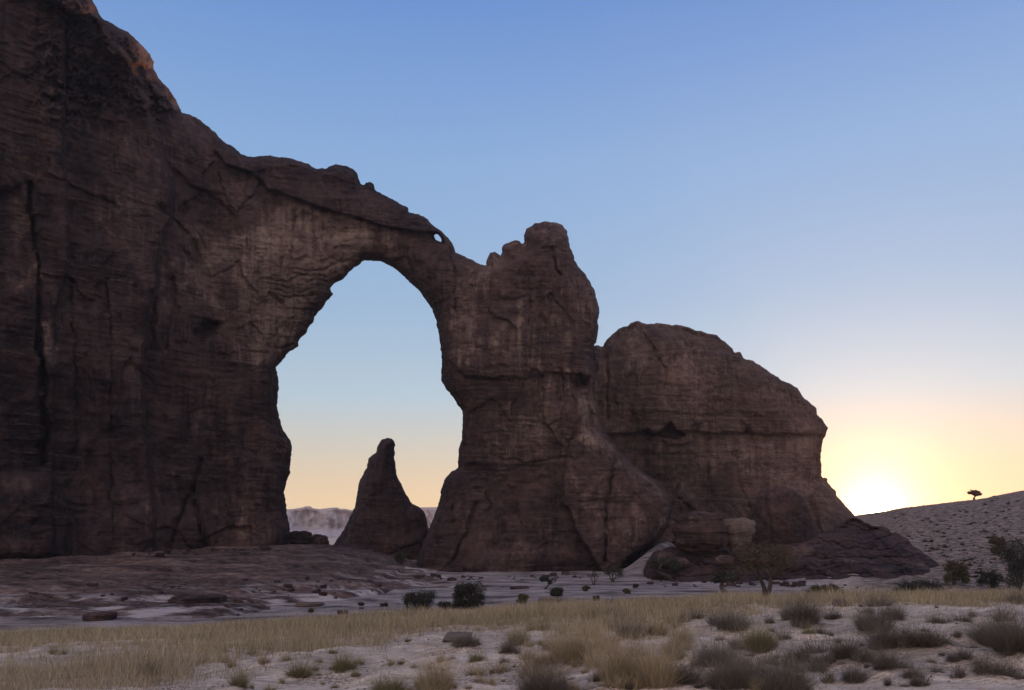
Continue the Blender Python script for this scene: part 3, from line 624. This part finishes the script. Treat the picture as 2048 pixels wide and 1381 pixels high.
boulder('boulder', 1400, 1094, 246, 122, 76, ROCK, 521, .58, 'large brown layered boulder on the outcrop beside the pale boulder', taper=-.05, sq=2.3)
boulder('boulder', 1476, 1094, 244, 62, 62, PALE, 531, .55, 'pale cream boulder leaning beside the brown layered boulder', taper=.42, sq=2.4)
boulder('boulder', 917, 1282, hit(917, 1282)[1], 56, 13, PALE, 541, .75, 'flat pale slab sticking out of the grass in the middle foreground', depth=.8, sq=6)
x_, y_, z_ = hit(1100, 1206)
boulder('boulder', 1100, 1210, y_, 50, 17, PALE, 551, .75, 'small pale tan rock on the flat just beyond the grass')
boulder('boulder', 1678, 1212, hit(1678, 1214)[1], 26, 14, PALE, 561, .6, 'small pale stone among the dark shrubs below the sun')
for k, (a, b, c_, d_, lb) in enumerate(((200, 1240, 60, 18, 'dark undercut rock block at the lower edge of the left platform'), (395, 1205, 110, 17, 'long low reddish rock ledge jutting from the left platform'),
                      (1040, 1178, 40, 8, 'low dark rock slab on the flat left of the twin-stemmed shrub'), (620, 1212, 60, 10, 'flat grey rock slab near the left platform\'s right end'))):
    X_, Y_, Z_ = hit(a, b)
    boulder('rock_block', a, b + 2, Y_, c_, d_, ROCK if k != 3 else PALE, 570 + 9 * k, .4, lb, 'rock')

rs = np.random.RandomState(77); bl = []
for k in range(6):
    v, f = ico(3); v = v.copy(); sq_ = rs.uniform(3, 7); v = v * ((np.abs(v) ** sq_).sum(1) ** (-1 / sq_))[:, None] * .8
    v = v * (1 + .30 * n3(v, 1.3, 900 + k) + .10 * n3(v, 4, 940 + k))[:, None] * [1, .8, rs.uniform(.45, .8)]
    bl.append(mesh_np('fallen_block', v, tris=f, mat=ROCK, smooth=False, attrs={'tint': np.full(len(v), .32) + .3 * n3(v, 2, 980 + k)}))
def blocks(n, line, spread, smin, smax, label, group):
    for i in range(n):
        t = rs.rand() * (len(line) - 1); j = int(t); px = line[j][0] + (line[j + 1][0] - line[j][0]) * (t - j); py = line[j][1] + (line[j + 1][1] - line[j][1]) * (t - j) + abs(rs.normal(0, 1)) * spread
        X, Y, Z = hit(px, py)
        if Y > 420 or Y < 70: continue
        sz = smin + (smax - smin) * rs.rand() ** 3
        o = link('fallen_block', bl[i % 6]); o.location = (X, Y, Z + sz * .15); o.scale = (sz, sz * rs.uniform(.7, 1.2), sz * rs.uniform(.6, 1)); o.rotation_euler = (rs.uniform(-.2, .2), rs.uniform(-.2, .2), rs.uniform(0, 6.28))
        tag(o, label, 'rock', group)
blocks(46, [(0, 1112), (200, 1106), (420, 1102), (570, 1094)], 6, .4, 1.9, 'small fallen block along the foot of the left cliff', 'fallen blocks under the left cliff')
blocks(40, [(830, 1150), (950, 1153), (1080, 1152), (1210, 1146)], 5, .35, 1.7, 'small fallen block along the foot of the arch pier', 'fallen blocks under the pier')
blocks(46, [(1290, 1162), (1420, 1165), (1600, 1168), (1900, 1172)], 5, .35, 1.8, 'small fallen block in front of the low dark outcrop', 'fallen blocks before the outcrop')
blocks(26, [(1240, 1138), (1275, 1110), (1310, 1075)], 3, .4, 1.6, 'broken rock littering the sandy ramp between the pier and the outcrop', 'blocks on the sandy ramp')
blocks(60, [(20, 1160), (300, 1165), (600, 1160), (800, 1165)], 30, .25, 1.2, 'loose dark stone lying on the left rock platform', 'loose stones on the left platform')
for i, (px, py, Y, sz) in enumerate(((1496, 1112, 232, 3.2), (1530, 1120, 228, 2.4), (1566, 1108, 236, 3.8), (1606, 1104, 238, 3.0), (1644, 1100, 240, 2.6), (1588, 1132, 222, 2.2), (1330, 1118, 232, 2.8), (1362, 1126, 226, 2.0), (1450, 1122, 228, 2.3), (1692, 1112, 230, 2.1))):
    v, f = ICO5; v = v * (1 + .20 * n3(v, 1.3, 1200 + 9 * i) + .06 * n3(v, 5, 1300 + 9 * i))[:, None] * [sz * 1.25, sz, sz * .72]
    o = link('boulder', mesh_np('boulder', v, tris=f, mat=ROCK, attrs={'tint': np.full(len(v), .34) + .02 * i})); o.location = ((px - CX) / F * Y, Y, CAMZ + (HZ - py) / F * Y)
    tag(o, 'rounded dark boulder heaped on the low outcrop at the foot of the mesa', 'boulder', 'rounded boulders heaped on the outcrop')
# ------------------------------------------------------------------ plants
def simple_mat(name, c1, c2, scale=3):
    m, nt, b = new_mat(name)
    oi = N(nt, 'ShaderNodeNewGeometry')
    f_ = M(nt, 'ADD', M(nt, 'MULTIPLY', oi.outputs['Random Per Island'], .6), M(nt, 'MULTIPLY', noise(nt, oi.outputs['Position'], scale, 3), .5))
    nt.links.new(ramp(nt, f_, [(.2, c1), (.85, c2)]), b.inputs['Base Color'])
    return m
BARK = simple_mat('bark', (.035, .026, .022), (.085, .064, .052))
LEAF_G = simple_mat('acacia_leaf', (.028, .028, .02), (.068, .066, .042), .8)
LEAF_D = simple_mat('shrub_leaf', (.022, .022, .019), (.050, .050, .040), .8)
LEAF_B = simple_mat('brown_leaf', (.045, .033, .024), (.11, .08, .055), .8)
LEAF_O = simple_mat('olive_leaf', (.045, .038, .020), (.105, .088, .048), .8)
DRY_D = simple_mat('dry_twig_dark', (.07, .055, .045), (.20, .165, .14), 2)
SLOPE_D = simple_mat('slope_shrub_twig', (.035, .03, .026), (.09, .075, .065), 2)
DRY_O = simple_mat('dry_stalk_olive', (.11, .095, .05), (.27, .225, .12), 2)
def grass_mat():
    m, nt, b = new_mat('dry_grass'); g_ = N(nt, 'ShaderNodeNewGeometry')
    f_ = M(nt, 'ADD', M(nt, 'MULTIPLY', g_.outputs['Random Per Island'], .55), M(nt, 'MULTIPLY', noise(nt, g_.outputs['Position'], .5, 4), .5))
    c = ramp(nt, f_, [(.2, (.17, .125, .08)), (.55, (.36, .275, .175)), (.9, (.56, .455, .31))])
    c2 = ramp(nt, f_, [(.2, (.14, .11, .068)), (.85, (.42, .34, .215))])
    nt.links.new(mixc(nt, ramp(nt, noise(nt, g_.outputs['Position'], .13, 4, .6), [(.42, (0, 0, 0)), (.58, (1, 1, 1))]), c, c2), b.inputs['Base Color']); return m
GRASS = grass_mat()
def tube(V, Fq, pts, rads, n=5):
    base = len(V)
    for i, p in enumerate(pts):
        d = (pts[min(i + 1, len(pts) - 1)] - pts[max(i - 1, 0)]).normalized()
        a = d.orthogonal().normalized(); b = d.cross(a)
        for k in range(n):
            an = 2 * math.pi * k / n; V.append(p + (a * math.cos(an) + b * math.sin(an)) * rads[i])
    for i in range(len(pts) - 1):
        for k in range(n):
            Fq.append((base + i * n + k, base + i * n + (k + 1) % n, base + (i + 1) * n + (k + 1) % n, base + (i + 1) * n + k))
def leaves(cent, n, rad, size, rs, flat=.7):
    """small leaf faces scattered round the given twig ends"""
    c = np.asarray(cent)[rs.randint(0, len(cent), n)]
    o = rs.normal(0, 1, (n, 3)) * rad * np.array([1, 1, flat]) * .55; c = c + o
    u = rs.normal(0, 1, (n, 3)); u /= np.linalg.norm(u, axis=1)[:, None]; v = np.cross(u, rs.normal(0, 1, (n, 3))); v /= np.linalg.norm(v, axis=1)[:, None]
    s = size * rs.uniform(.5, 1.3, (n, 1)); u = u * s; v = v * s * .55
    P = np.stack([c - u, c - v, c + u, c + v], 1).reshape(-1, 3); return P, np.arange(n * 4).reshape(n, 4)
def make_tree(name, px, py, hpx, wpx, seed, label, cat, shape='acacia', leaf=LEAF_G, dens=1.0, Y=None, trunk_k=1.0, group=None, maxlev=3):
    rnd = random.Random(seed); rs = np.random.RandomState(seed)
    if Y is None: X, Y, Z = hit(px, py)
    else: X = (px - CX) / F * Y; Z = max(top_z(X, Y), CAMZ + (HZ - py) / F * Y - .4)
    H = hpx * Y / F; W = wpx * Y / F
    root = bpy.data.objects.new(name, None); C.collection.objects.link(root); root.location = (X, Y, Z - .1); tag(root, label, cat, group)
    V, Q, ends = [], [], []
    def grow(p, d, length, rad, lev):
        pts = [p]; rads = [rad]; q = p.copy(); n = 4
        for i in range(n):
            d = (d + Vector((rnd.uniform(-1, 1), rnd.uniform(-1, 1), rnd.uniform(-.4, .6))) * .22).normalized()
            q = q + d * length / n; pts.append(q.copy()); rads.append(rad * (1 - .45 * (i + 1) / n))
        tube(V, Q, pts, [max(r_, Y / F * .33) for r_ in rads], 5 if lev < 2 else 3)
        if lev >= maxlev or rads[-1] < H * .0012: ends.append(tuple(q)); ends.append(tuple(pts[-2])); return
        for _ in range(rnd.choice((2, 3, 3))):
            a = rnd.uniform(0, 2 * math.pi); sp = rnd.uniform(.45, .9) if shape != 'bush' else rnd.uniform(.5, 1.2)
            nd = Vector((math.cos(a) * sp, math.sin(a) * sp, .55 if shape != 'bush' else rnd.uniform(.0, .7)))
            nd = (d * .6 + nd).normalized(); grow(q, nd, length * rnd.uniform(.55, .8), rads[-1] * .75, lev + 1)
    if shape == 'bush':
        for _ in range(7):
            a = rnd.uniform(0, 6.28); s_ = rnd.uniform(.2, 1.1)
            grow(Vector((0, 0, 0)), Vector((math.cos(a) * s_, math.sin(a) * s_, 1)).normalized(), H * .34, H * .018 * trunk_k, 1)
    else:
        ns = 1 if shape == 'acacia' else 3
        for k in range(ns):
            a = rnd.uniform(0, 6.28)
            grow(Vector((0, 0, 0)), Vector((math.cos(a) * .25 * k, math.sin(a) * .25 * k, 1)).normalized(), H * (.36 if shape == 'acacia' else .30), H * .035 * trunk_k, 0)
    P = np.array([tuple(v) for v in V]); E = np.array(ends)
    hi = np.percentile(E[:, 2], 98); wd = (np.percentile(E[:, 0], 97) - np.percentile(E[:, 0], 3))
    sx = W * .80 / max(wd, .1); sz = H * .92 / hi
    P = P * [sx, sx, sz]; E = E * [sx, sx, sz]
    if shape == 'acacia': E = E[E[:, 2] > H * .38]
    link('trunk', mesh_np('trunk', P, quads=Q, mat=BARK), root)
    if dens > 0:
        if shape == 'bush':
            nb = 15 if wpx < 60 else 26; bc = np.stack([rs.uniform(-.34, .34, nb) * W, rs.uniform(-.34, .34, nb) * W, rs.uniform(.16, .82, nb) * H], 1); bc[:, :2] *= (1.15 - .6 * np.abs(bc[:, 2:] / H - .45))
            br = rs.uniform(.13, .24, nb) * (W + H) / 2; m_ = 130; dv = rs.normal(0, 1, (nb, m_, 3)); dv /= np.linalg.norm(dv, axis=2)[..., None]
            E = np.concatenate([E, (bc[:, None] + dv * (br[:, None] * rs.uniform(.3, 1, (nb, m_)))[..., None]).reshape(-1, 3)]); E = E[E[:, 2] > 0]
        else:
            nb = 14; a_ = rs.uniform(0, 6.28, nb); r_ = np.sqrt(rs.rand(nb)) * W * .38
            bc = np.stack([r_ * np.cos(a_), r_ * np.sin(a_), H * (.93 - .30 * (r_ / (W * .4)) ** 2 - rs.uniform(0, .25, nb))], 1); dv = rs.normal(0, 1, (nb, 90, 3))
            E = np.concatenate([E, (bc[:, None] + dv * np.array([W * .055, W * .055, H * .045])).reshape(-1, 3)])
        n = int((8500 if shape == 'bush' else 5600) * dens); L_, f_ = leaves(E, n, W * (.05 if shape == 'bush' else .07), max(.05, Y / F * 1.25), rs, .5 if shape == 'acacia' else .9)
        link('crown', mesh_np('crown', L_, quads=f_, mat=leaf, smooth=False), root)
    return root
T = make_tree
T('tree', 938, 1226, 68, 66, 601, 'dense dark green leafy tree, the tallest green one beyond the grass', 'tree', 'bush', LEAF_D, 1.8)
T('bush', 842, 1228, 46, 74, 602, 'wide dark bush just left of the dense dark green tree', 'bush', 'bush', LEAF_D, 1.3)
T('bush', 892, 1226, 24, 34, 603, 'small dark bush squeezed between the wide bush and the dense tree', 'bush', 'bush', LEAF_D, .6)
T('acacia_tree', 1090, 1179, 31, 36, 604, 'small dark acacia on the pale flat in front of the pier', 'tree', 'acacia', LEAF_D, .5)
T('bush', 1113, 1193, 19, 38, 605, 'low dark bush just right of and below the small dark acacia', 'bush', 'bush', LEAF_D, .5)
T('bush', 1045, 1209, 22, 24, 606, 'small two-toned bush left of the pale tan rock', 'bush', 'bush', LEAF_O, .4)
T('acacia_tree', 1226, 1166, 38, 46, 607, 'leaning sparse acacia at the foot of the leaf-shaped buttress', 'tree', 'multi', LEAF_G, .5)
T('dead_tree', 1188, 1172, 32, 30, 608, 'bare leaning dead tree left of the sparse leaning acacia', 'dead tree', 'multi', None, 0)
T('acacia_tree', 1339, 1161, 50, 66, 609, 'round-crowned acacia on the sand in front of the layered outcrop', 'tree', 'acacia', LEAF_G, .9)
T('acacia_tree', 1451, 1187, 50, 62, 610, 'dark acacia with a thin clear trunk, left of the big bare-limbed acacia', 'tree', 'acacia', LEAF_D, 1.0)
T('acacia_tree', 1532, 1198, 122, 196, 611, 'biggest acacia with bare spreading brown limbs in front of the outcrop', 'tree', 'multi', LEAF_B, .95, trunk_k=.62, maxlev=5)
T('acacia_tree', 1949, 1002, 22, 25, 612, 'lone flat-topped acacia on the dune crest against the sky', 'tree', 'acacia', LEAF_G, .8, Y=425)
T('bush', 1908, 1172, 56, 52, 613, 'rounded olive bush where the dark outcrop meets the dune slope', 'bush', 'bush', LEAF_O, 1.2)
T('bush', 1978, 1180, 40, 40, 614, 'dark purplish bush at the dune foot right of the olive bush', 'bush', 'bush', LEAF_D, .8)
T('tree', 2040, 1185, 118, 66, 615, 'tall dark leafy tree cut off by the right edge of the picture', 'tree', 'bush', LEAF_D, 1.6)
T('bush', 1998, 1110, 40, 34, 616, 'olive bush part way up the dune slope near the right edge', 'bush', 'bush', LEAF_O, .7)
T('bush', 1650, 1194, 26, 60, 617, 'low brown bush under the outcrop left of the sun', 'bush', 'bush', LEAF_O, .7)
T('bush', 1835, 1190, 30, 90, 618, 'low dark spreading bush under the outcrop right of the sun', 'bush', 'bush', LEAF_D, .9)
T('bush', 800, 1150, 26, 26, 619, 'pale grey bush in the gap between the spire and the pier foot', 'bush', 'bush', LEAF_G, .4, Y=275)
for k, (a, b, c_, d_, lb) in enumerate(((1192, 1203, 12, 16, 'tiny dark bush at the grass edge below the dead tree'), (1172, 1183, 12, 16, 'tiny olive bush directly left of the dead tree'),
        (1253, 1188, 12, 18, 'tiny olive bush alone on the flat right of the leaning acacia'), (1272, 1176, 9, 12, 'tiny dark bush between the leaning acacia and the round-crowned acacia'),
        (722, 1212, 8, 14, 'tiny dark tuft on the flat left of the wide dark bush'), (768, 1214, 8, 16, 'tiny low tuft nearest the wide dark bush'),
        (622, 1226, 10, 12, 'tiny green tuft near the right end of the left platform'))):
    T('bush', a, b, c_, d_, 630 + k, lb, 'bush', 'bush', LEAF_O if k in (1, 2, 6) else LEAF_D, .15)

# tufts of stalks (foreground)
def tuft_geo(n, H, W, width, rs, spread=1.0, seg=3, wild=.25):
    nr = max(1, min(9, n // 60)); rt = np.sqrt(rs.rand(nr)) * W * .30; ra = rs.rand(nr) * 2 * np.pi; rh = rs.uniform(.5, 1.1, nr); ri = rs.randint(0, nr, n)
    bx = rt[ri] * np.cos(ra[ri]) + rs.normal(0, .06 * W, n); by = rt[ri] * np.sin(ra[ri]) + rs.normal(0, .06 * W, n)
    r = np.minimum(np.hypot(bx, by), W * .4); a = np.arctan2(by, bx)
    b = np.stack([bx, by, np.full(n, -.04)], 1)
    lean = (r / (W * .30)) * spread * rs.uniform(.3, 1.1, n) + np.abs(rs.normal(0, .35, n)) * spread; a2 = a + rs.normal(0, 1.0, n)
    ln = H * rh[ri] * (.35 + .85 * rs.rand(n) ** 1.6) / np.sqrt(1 + .5 * lean ** 2)
    d = np.stack([np.cos(a2) * lean, np.sin(a2) * lean, np.ones(n)], 1); d /= np.linalg.norm(d, axis=1)[:, None]
    P = [b]
    for i in range(seg):
        d = d + rs.normal(0, wild, (n, 3)) * [1, 1, .4]; d[:, 2] -= .05 * i; d /= np.linalg.norm(d, axis=1)[:, None]
        P.append(P[-1] + d * (ln / seg)[:, None])
    side = np.stack([-np.sin(a2 + rs.normal(0, 1, n)), np.cos(a2), np.zeros(n)], 1); side /= np.linalg.norm(side, axis=1)[:, None]
    side *= (width * rs.uniform(.5, 1.2, n))[:, None] * .5
    Vs = []
    for i, p in enumerate(P): k = 1 - .75 * i / seg; Vs += [p - side * k, p + side * k]
    V = np.stack(Vs, 1); m = 2 * (seg + 1); base = np.arange(n)[:, None] * m
    q = np.concatenate([base + np.array([[2 * i, 2 * i + 1, 2 * i + 3, 2 * i + 2]]) for i in range(seg)], 0)
    return V.reshape(-1, 3), q
def shrub(px, py, wpx, hpx, seed, mat, label, n=700, name='dry_shrub', cat='shrub', spread=1.1, group='dry shrubs on the foreground sand', wild=.25):
    X, Y, Z = hit(px, py); rs = np.random.RandomState(seed); k = Y / F; W = wpx * k; H = hpx * k * 1.75
    nc = 1 if wpx < 26 else rs.randint(3, 6); VV, QQ, off = [], [], 0
    for c in range(nc):
        f = 1 if nc == 1 else rs.uniform(.55, .8); hh = H * (1 if c == 0 else rs.uniform(.55, .95))
        V, q = tuft_geo(int(n * 1.6 / nc), hh, W * 1.1 * f, max(.0028, k * .55), rs, spread, seg=4, wild=wild)
        if c: a_ = rs.uniform(0, 6.28); V = V + [math.cos(a_) * W * .26, math.sin(a_) * W * .22, 0]
        VV.append(V); QQ.append(q + off); off += len(V)
    o = link(name, mesh_np(name, np.concatenate(VV), quads=np.concatenate(QQ), mat=mat, smooth=False)); o.location = (X, Y, Z); tag(o, label, cat, group); return (X, Y, W)
mats = {'D': DRY_D, 'O': DRY_O, 'G': GRASS}
for i, (a, b, c_, d_, k, lb) in enumerate(SH):
    big = c_ * d_
    shrub(a, b, c_, d_, 700 + i, mats[k], lb, n=int(min(3200, 250 + 2 * big * (.34 if k == 'D' else .26 if k == 'O' else .12))),
          name={'D': 'dry_shrub', 'O': 'dry_shrub', 'G': 'grass_clump'}[k], cat='shrub' if k != 'G' else 'grass clump',
          group='dry shrubs on the foreground sand' if k != 'G' else 'golden grass clumps in the foreground', spread=1.15 if k != 'G' else .7, wild=.3 if k == 'D' else .2)

# smaller tufts filling in between
rs = np.random.RandomState(21); pr = {}
for kk, mt, sp_ in (('D', DRY_D, 1.1), ('O', DRY_O, 1.0), ('G', GRASS, .7)):
    for j in range(4):
        V, q = tuft_geo(420, 1.0, 1.25, .022, rs, sp_, seg=3, wild=.28); pr[kk, j] = mesh_np('small_tuft', V, quads=q, mat=mt, smooth=False)
def fill(n, kk, box, pmin, smin, smax, name, label, group):
    i = 0
    while i < n:
        px = rs.uniform(box[0], box[2]); py = box[1] + (box[3] - box[1]) * rs.rand() ** .8; X, Y, Z = hit(px, py); i += 1
        if Y > 62: continue
        o = link(name, pr[kk, i % 4]); s_ = rs.uniform(smin, smax) ** 1.5 * 70 * Y / F; o.location = (X, Y, Z); o.scale = (s_, s_, s_ * rs.uniform(.7, 1.15)); o.rotation_euler = (rs.uniform(-.12, .12), rs.uniform(-.12, .12), rs.uniform(0, 6.28))
        tag(o, label, 'shrub' if kk != 'G' else 'grass tuft', group)
fill(115, 'D', (1180, 1206, 2060, 1390), 0, .25, .82, 'small_shrub', 'small grey-brown dry tuft among the larger shrubs of the right foreground', 'small dry tufts in the right foreground')
fill(26, 'O', (560, 1262, 1250, 1390), 0, .2, .45, 'small_shrub', 'small olive dry tuft on the sand of the middle foreground', 'small olive tufts in the middle foreground')
fill(84, 'G', (940, 1236, 1560, 1395), 0, .35, .85, 'grass_tuft', 'golden grass tuft among shrubs in the centre foreground', 'golden tufts in the centre foreground')
fill(24, 'G', (300, 1300, 960, 1395), 0, .25, .55, 'grass_tuft', 'golden grass tuft on the sand of the left foreground', 'golden tufts in the left foreground')
# little shrubs dotting the dune slope
rs = np.random.RandomState(9)
protos = []
for k in range(4):
    V, q = tuft_geo(130, 1.0, 1.7, .15, rs, 1.3); protos.append(mesh_np('slope_shrub', V, quads=q, mat=SLOPE_D, smooth=False))
cnt = 0; tries = 0; placed = []
while cnt < 285 and tries < 14000:
    tries += 1
    px = rs.uniform(1790, 2050); py = rs.uniform(995, 1168)
    sk = float(interp(px, SKYR)); lo = 1075 + (px - 1817) * .95
    if py < sk + 5 or py > min(lo, 1168): continue
    f_ = (py - sk) / 90
    if rs.rand() > min(1, .15 + f_) * (.15 + 1.1 * float(vn(np.array([px / 22.]), np.array([py / 14.]), 77)[0])): continue
    if any(abs(px - a) < 6 and abs(py - b) < 3.4 for a, b in placed): continue
    X, Y, Z = hit(px, py)
    if Y > 428 or Y < 150: continue
    placed.append((px, py))
    o = link('slope_shrub', protos[cnt % 4]); o.location = (X, Y, Z); s = .4 + 1.3 * rs.rand() ** 2; o.scale = (s * rs.uniform(.8, 1.4), s, s * rs.uniform(.6, .95)); o.rotation_euler = (0, 0, rs.uniform(0, 6.28))
    tag(o, 'small dark shrub dotting the pale dune slope on the right', 'shrub', 'small shrubs dotting the dune slope'); cnt += 1
for px in rs.uniform(1790, 2050, 26):      # along the crest line
    Y = 428; X = (px - CX) / F * Y; o = link('slope_shrub', protos[int(px) % 4]); o.location = (X, Y, float(ground_z(X, Y)) - .1); s = rs.uniform(.5, 1.1); o.scale = (s * 1.3, s, s * .7)
    tag(o, 'small shrub on the dune crest line against the sky', 'shrub', 'small shrubs along the dune crest')

# ------------------------------------------------------------------ grass cover
rs = np.random.RandomState(4)
BAND = [(-700, 1260), (0, 1262), (400, 1250), (700, 1230), (1024, 1212), (1300, 1196), (1480, 1188), (2500, 1180), (2500, 1222), (2048, 1216), (1800, 1222), (1600, 1224), (1440, 1236), (1350, 1262), (1300, 1284), (1130, 1280), (1040, 1262), (930, 1262),
        (850, 1280), (760, 1298), (650, 1312), (500, 1322), (400, 1345), (290, 1390), (-700, 1600)]
def grass(name, npts, nb, H, label, dens_fn, wk, seed, ymin=7, ymax=78):
    rs = np.random.RandomState(seed)
    Y = np.sqrt(rs.uniform(ymin ** 2, ymax ** 2, npts)); px = rs.uniform(-500, 2500, npts); X = (px - CX) / F * Y
    Z = ground_z(X, Y); py = HZ - (Z - CAMZ) / Y * F
    keep = rs.rand(npts) < dens_fn(px, py, X, Y); X, Y, Z = X[keep], Y[keep], Z[keep]; n = len(X)
    V, q = tuft_geo(n * nb, 1, 1, 1, rs, .8, seg=2, wild=.16)
    V = V.reshape(n, nb * 6, 3); sc = (H * rs.uniform(.45, 1.25, n) * (.55 + .8 * vn(X / 3.2, Y / 3.2, 431)))[:, None]
    wd = np.maximum(.003, Y / F * wk)
    # blade width is set apart from blade height
    B = V.reshape(n, nb, 3, 2, 3); mid = B.mean(3, keepdims=True); off = (B - mid) * wd[:, None, None, None, None]
    mid = mid * sc[:, :, None, None, None]; B = mid + off
    V = B.reshape(n, nb * 6, 3) + np.stack([X, Y, Z], 1)[:, None]
    print(name, n, 'tufts')
    o = link(name, mesh_np(name, V.reshape(-1, 3), quads=q, mat=GRASS, smooth=False)); return tag(o, label, 'grass', kind='stuff')
def band_d(px, py, X, Y):
    d = sdf(px, py, [BAND]) + 30 * fbm(X / 4, Y / 4, 3, 401)
    return sst(-6, 18, d) * (.18 + .82 * sst(.22, .62, vn(X / 2.6, Y / 3.4, 405) * .6 + vn(X / 7, Y / 9, 407) * .4)) * np.where(px > 1500, .75, 1)
def sparse_d(px, py, X, Y):
    n_ = fbm(X / 3.0, Y / 3.0, 3, 411)
    mid = np.exp(-((px - 1230) / 190) ** 2) * sst(1230, 1262, py); rt = sst(1330, 1420, px) * (1 - sst(1600, 1720, px)) * sst(1230, 1260, py)
    return np.clip(sst(.2, .6, n_) * .35 + .10 + mid * sst(-.4, .3, n_) * 1.2 + rt * sst(-.1, .5, n_) * .5, 0, 1) * (Y < 62)
grass('dry_grass', 175000, 10, .62, 'dry straw-coloured grass covering the foreground in a long band', band_d, .95, 6)
grass('scattered_grass', 42000, 10, .40, 'thin scattered straw-coloured grass on the bare foreground sand', sparse_d, .8, 7)

rs = np.random.RandomState(12); n = 9000
Y = np.sqrt(rs.uniform(7 ** 2, 44 ** 2, n)); px = rs.uniform(-150, 2200, n); X = (px - CX) / F * Y; kp = rs.rand(n) < .25 + sst(-.1, .4, fbm(X / 2, Y / 2, 3, 611)); X, Y = X[kp], Y[kp]; n = len(X); Z = ground_z(X, Y)
oc = np.array([(1, 0, 0), (0, 1, 0), (-1, 0, 0), (0, -1, 0), (0, 0, .7), (0, 0, -.7)]); of = np.array([(0, 1, 4), (1, 2, 4), (2, 3, 4), (3, 0, 4), (1, 0, 5), (2, 1, 5), (3, 2, 5), (0, 3, 5)])
P = oc[None] * (.008 + .035 * rs.rand(n, 1, 1) ** 3) * rs.uniform(.6, 1.3, (n, 6, 1)) + np.stack([X, Y, Z + .004], 1)[:, None]
tag(link('gravel', mesh_np('gravel', P.reshape(-1, 3), tris=(of[None] + 6 * np.arange(n)[:, None, None]).reshape(-1, 3), mat=simple_mat('gravel', (.07, .05, .042), (.34, .26, .22)), smooth=False)), 'small pebbles and gravel strewn over the foreground sand', 'gravel', kind='stuff')
# ------------------------------------------------------------------ haze
def haze_box():
    x, y0, y1, z0, z1 = 5100, -5100, 5100, -25, 330
    V = [(-x, y0, z0), (x, y0, z0), (x, y1, z0), (-x, y1, z0), (-x, y0, z1), (x, y0, z1), (x, y1, z1), (-x, y1, z1)]
    q = [(0, 3, 2, 1), (4, 5, 6, 7), (0, 1, 5, 4), (1, 2, 6, 5), (2, 3, 7, 6), (3, 0, 4, 7)]
    m = bpy.data.materials.new('haze_air'); m.use_nodes = True; nt = m.node_tree; nt.nodes.clear()
    o = N(nt, 'ShaderNodeOutputMaterial'); v = N(nt, 'ShaderNodeVolumePrincipled'); nt.links.new(v.outputs[0], o.inputs['Volume'])
    v.inputs['Color'].default_value = (.9, .88, .95, 1); v.inputs['Density'].default_value = .00008; v.inputs['Anisotropy'].default_value = .3
    ob = link('haze', mesh_np('haze', V, quads=q, mat=m, smooth=False)); tag(ob, kind='stuff', label='thin pale desert haze fading the far cliffs', cat='haze')
haze_box()
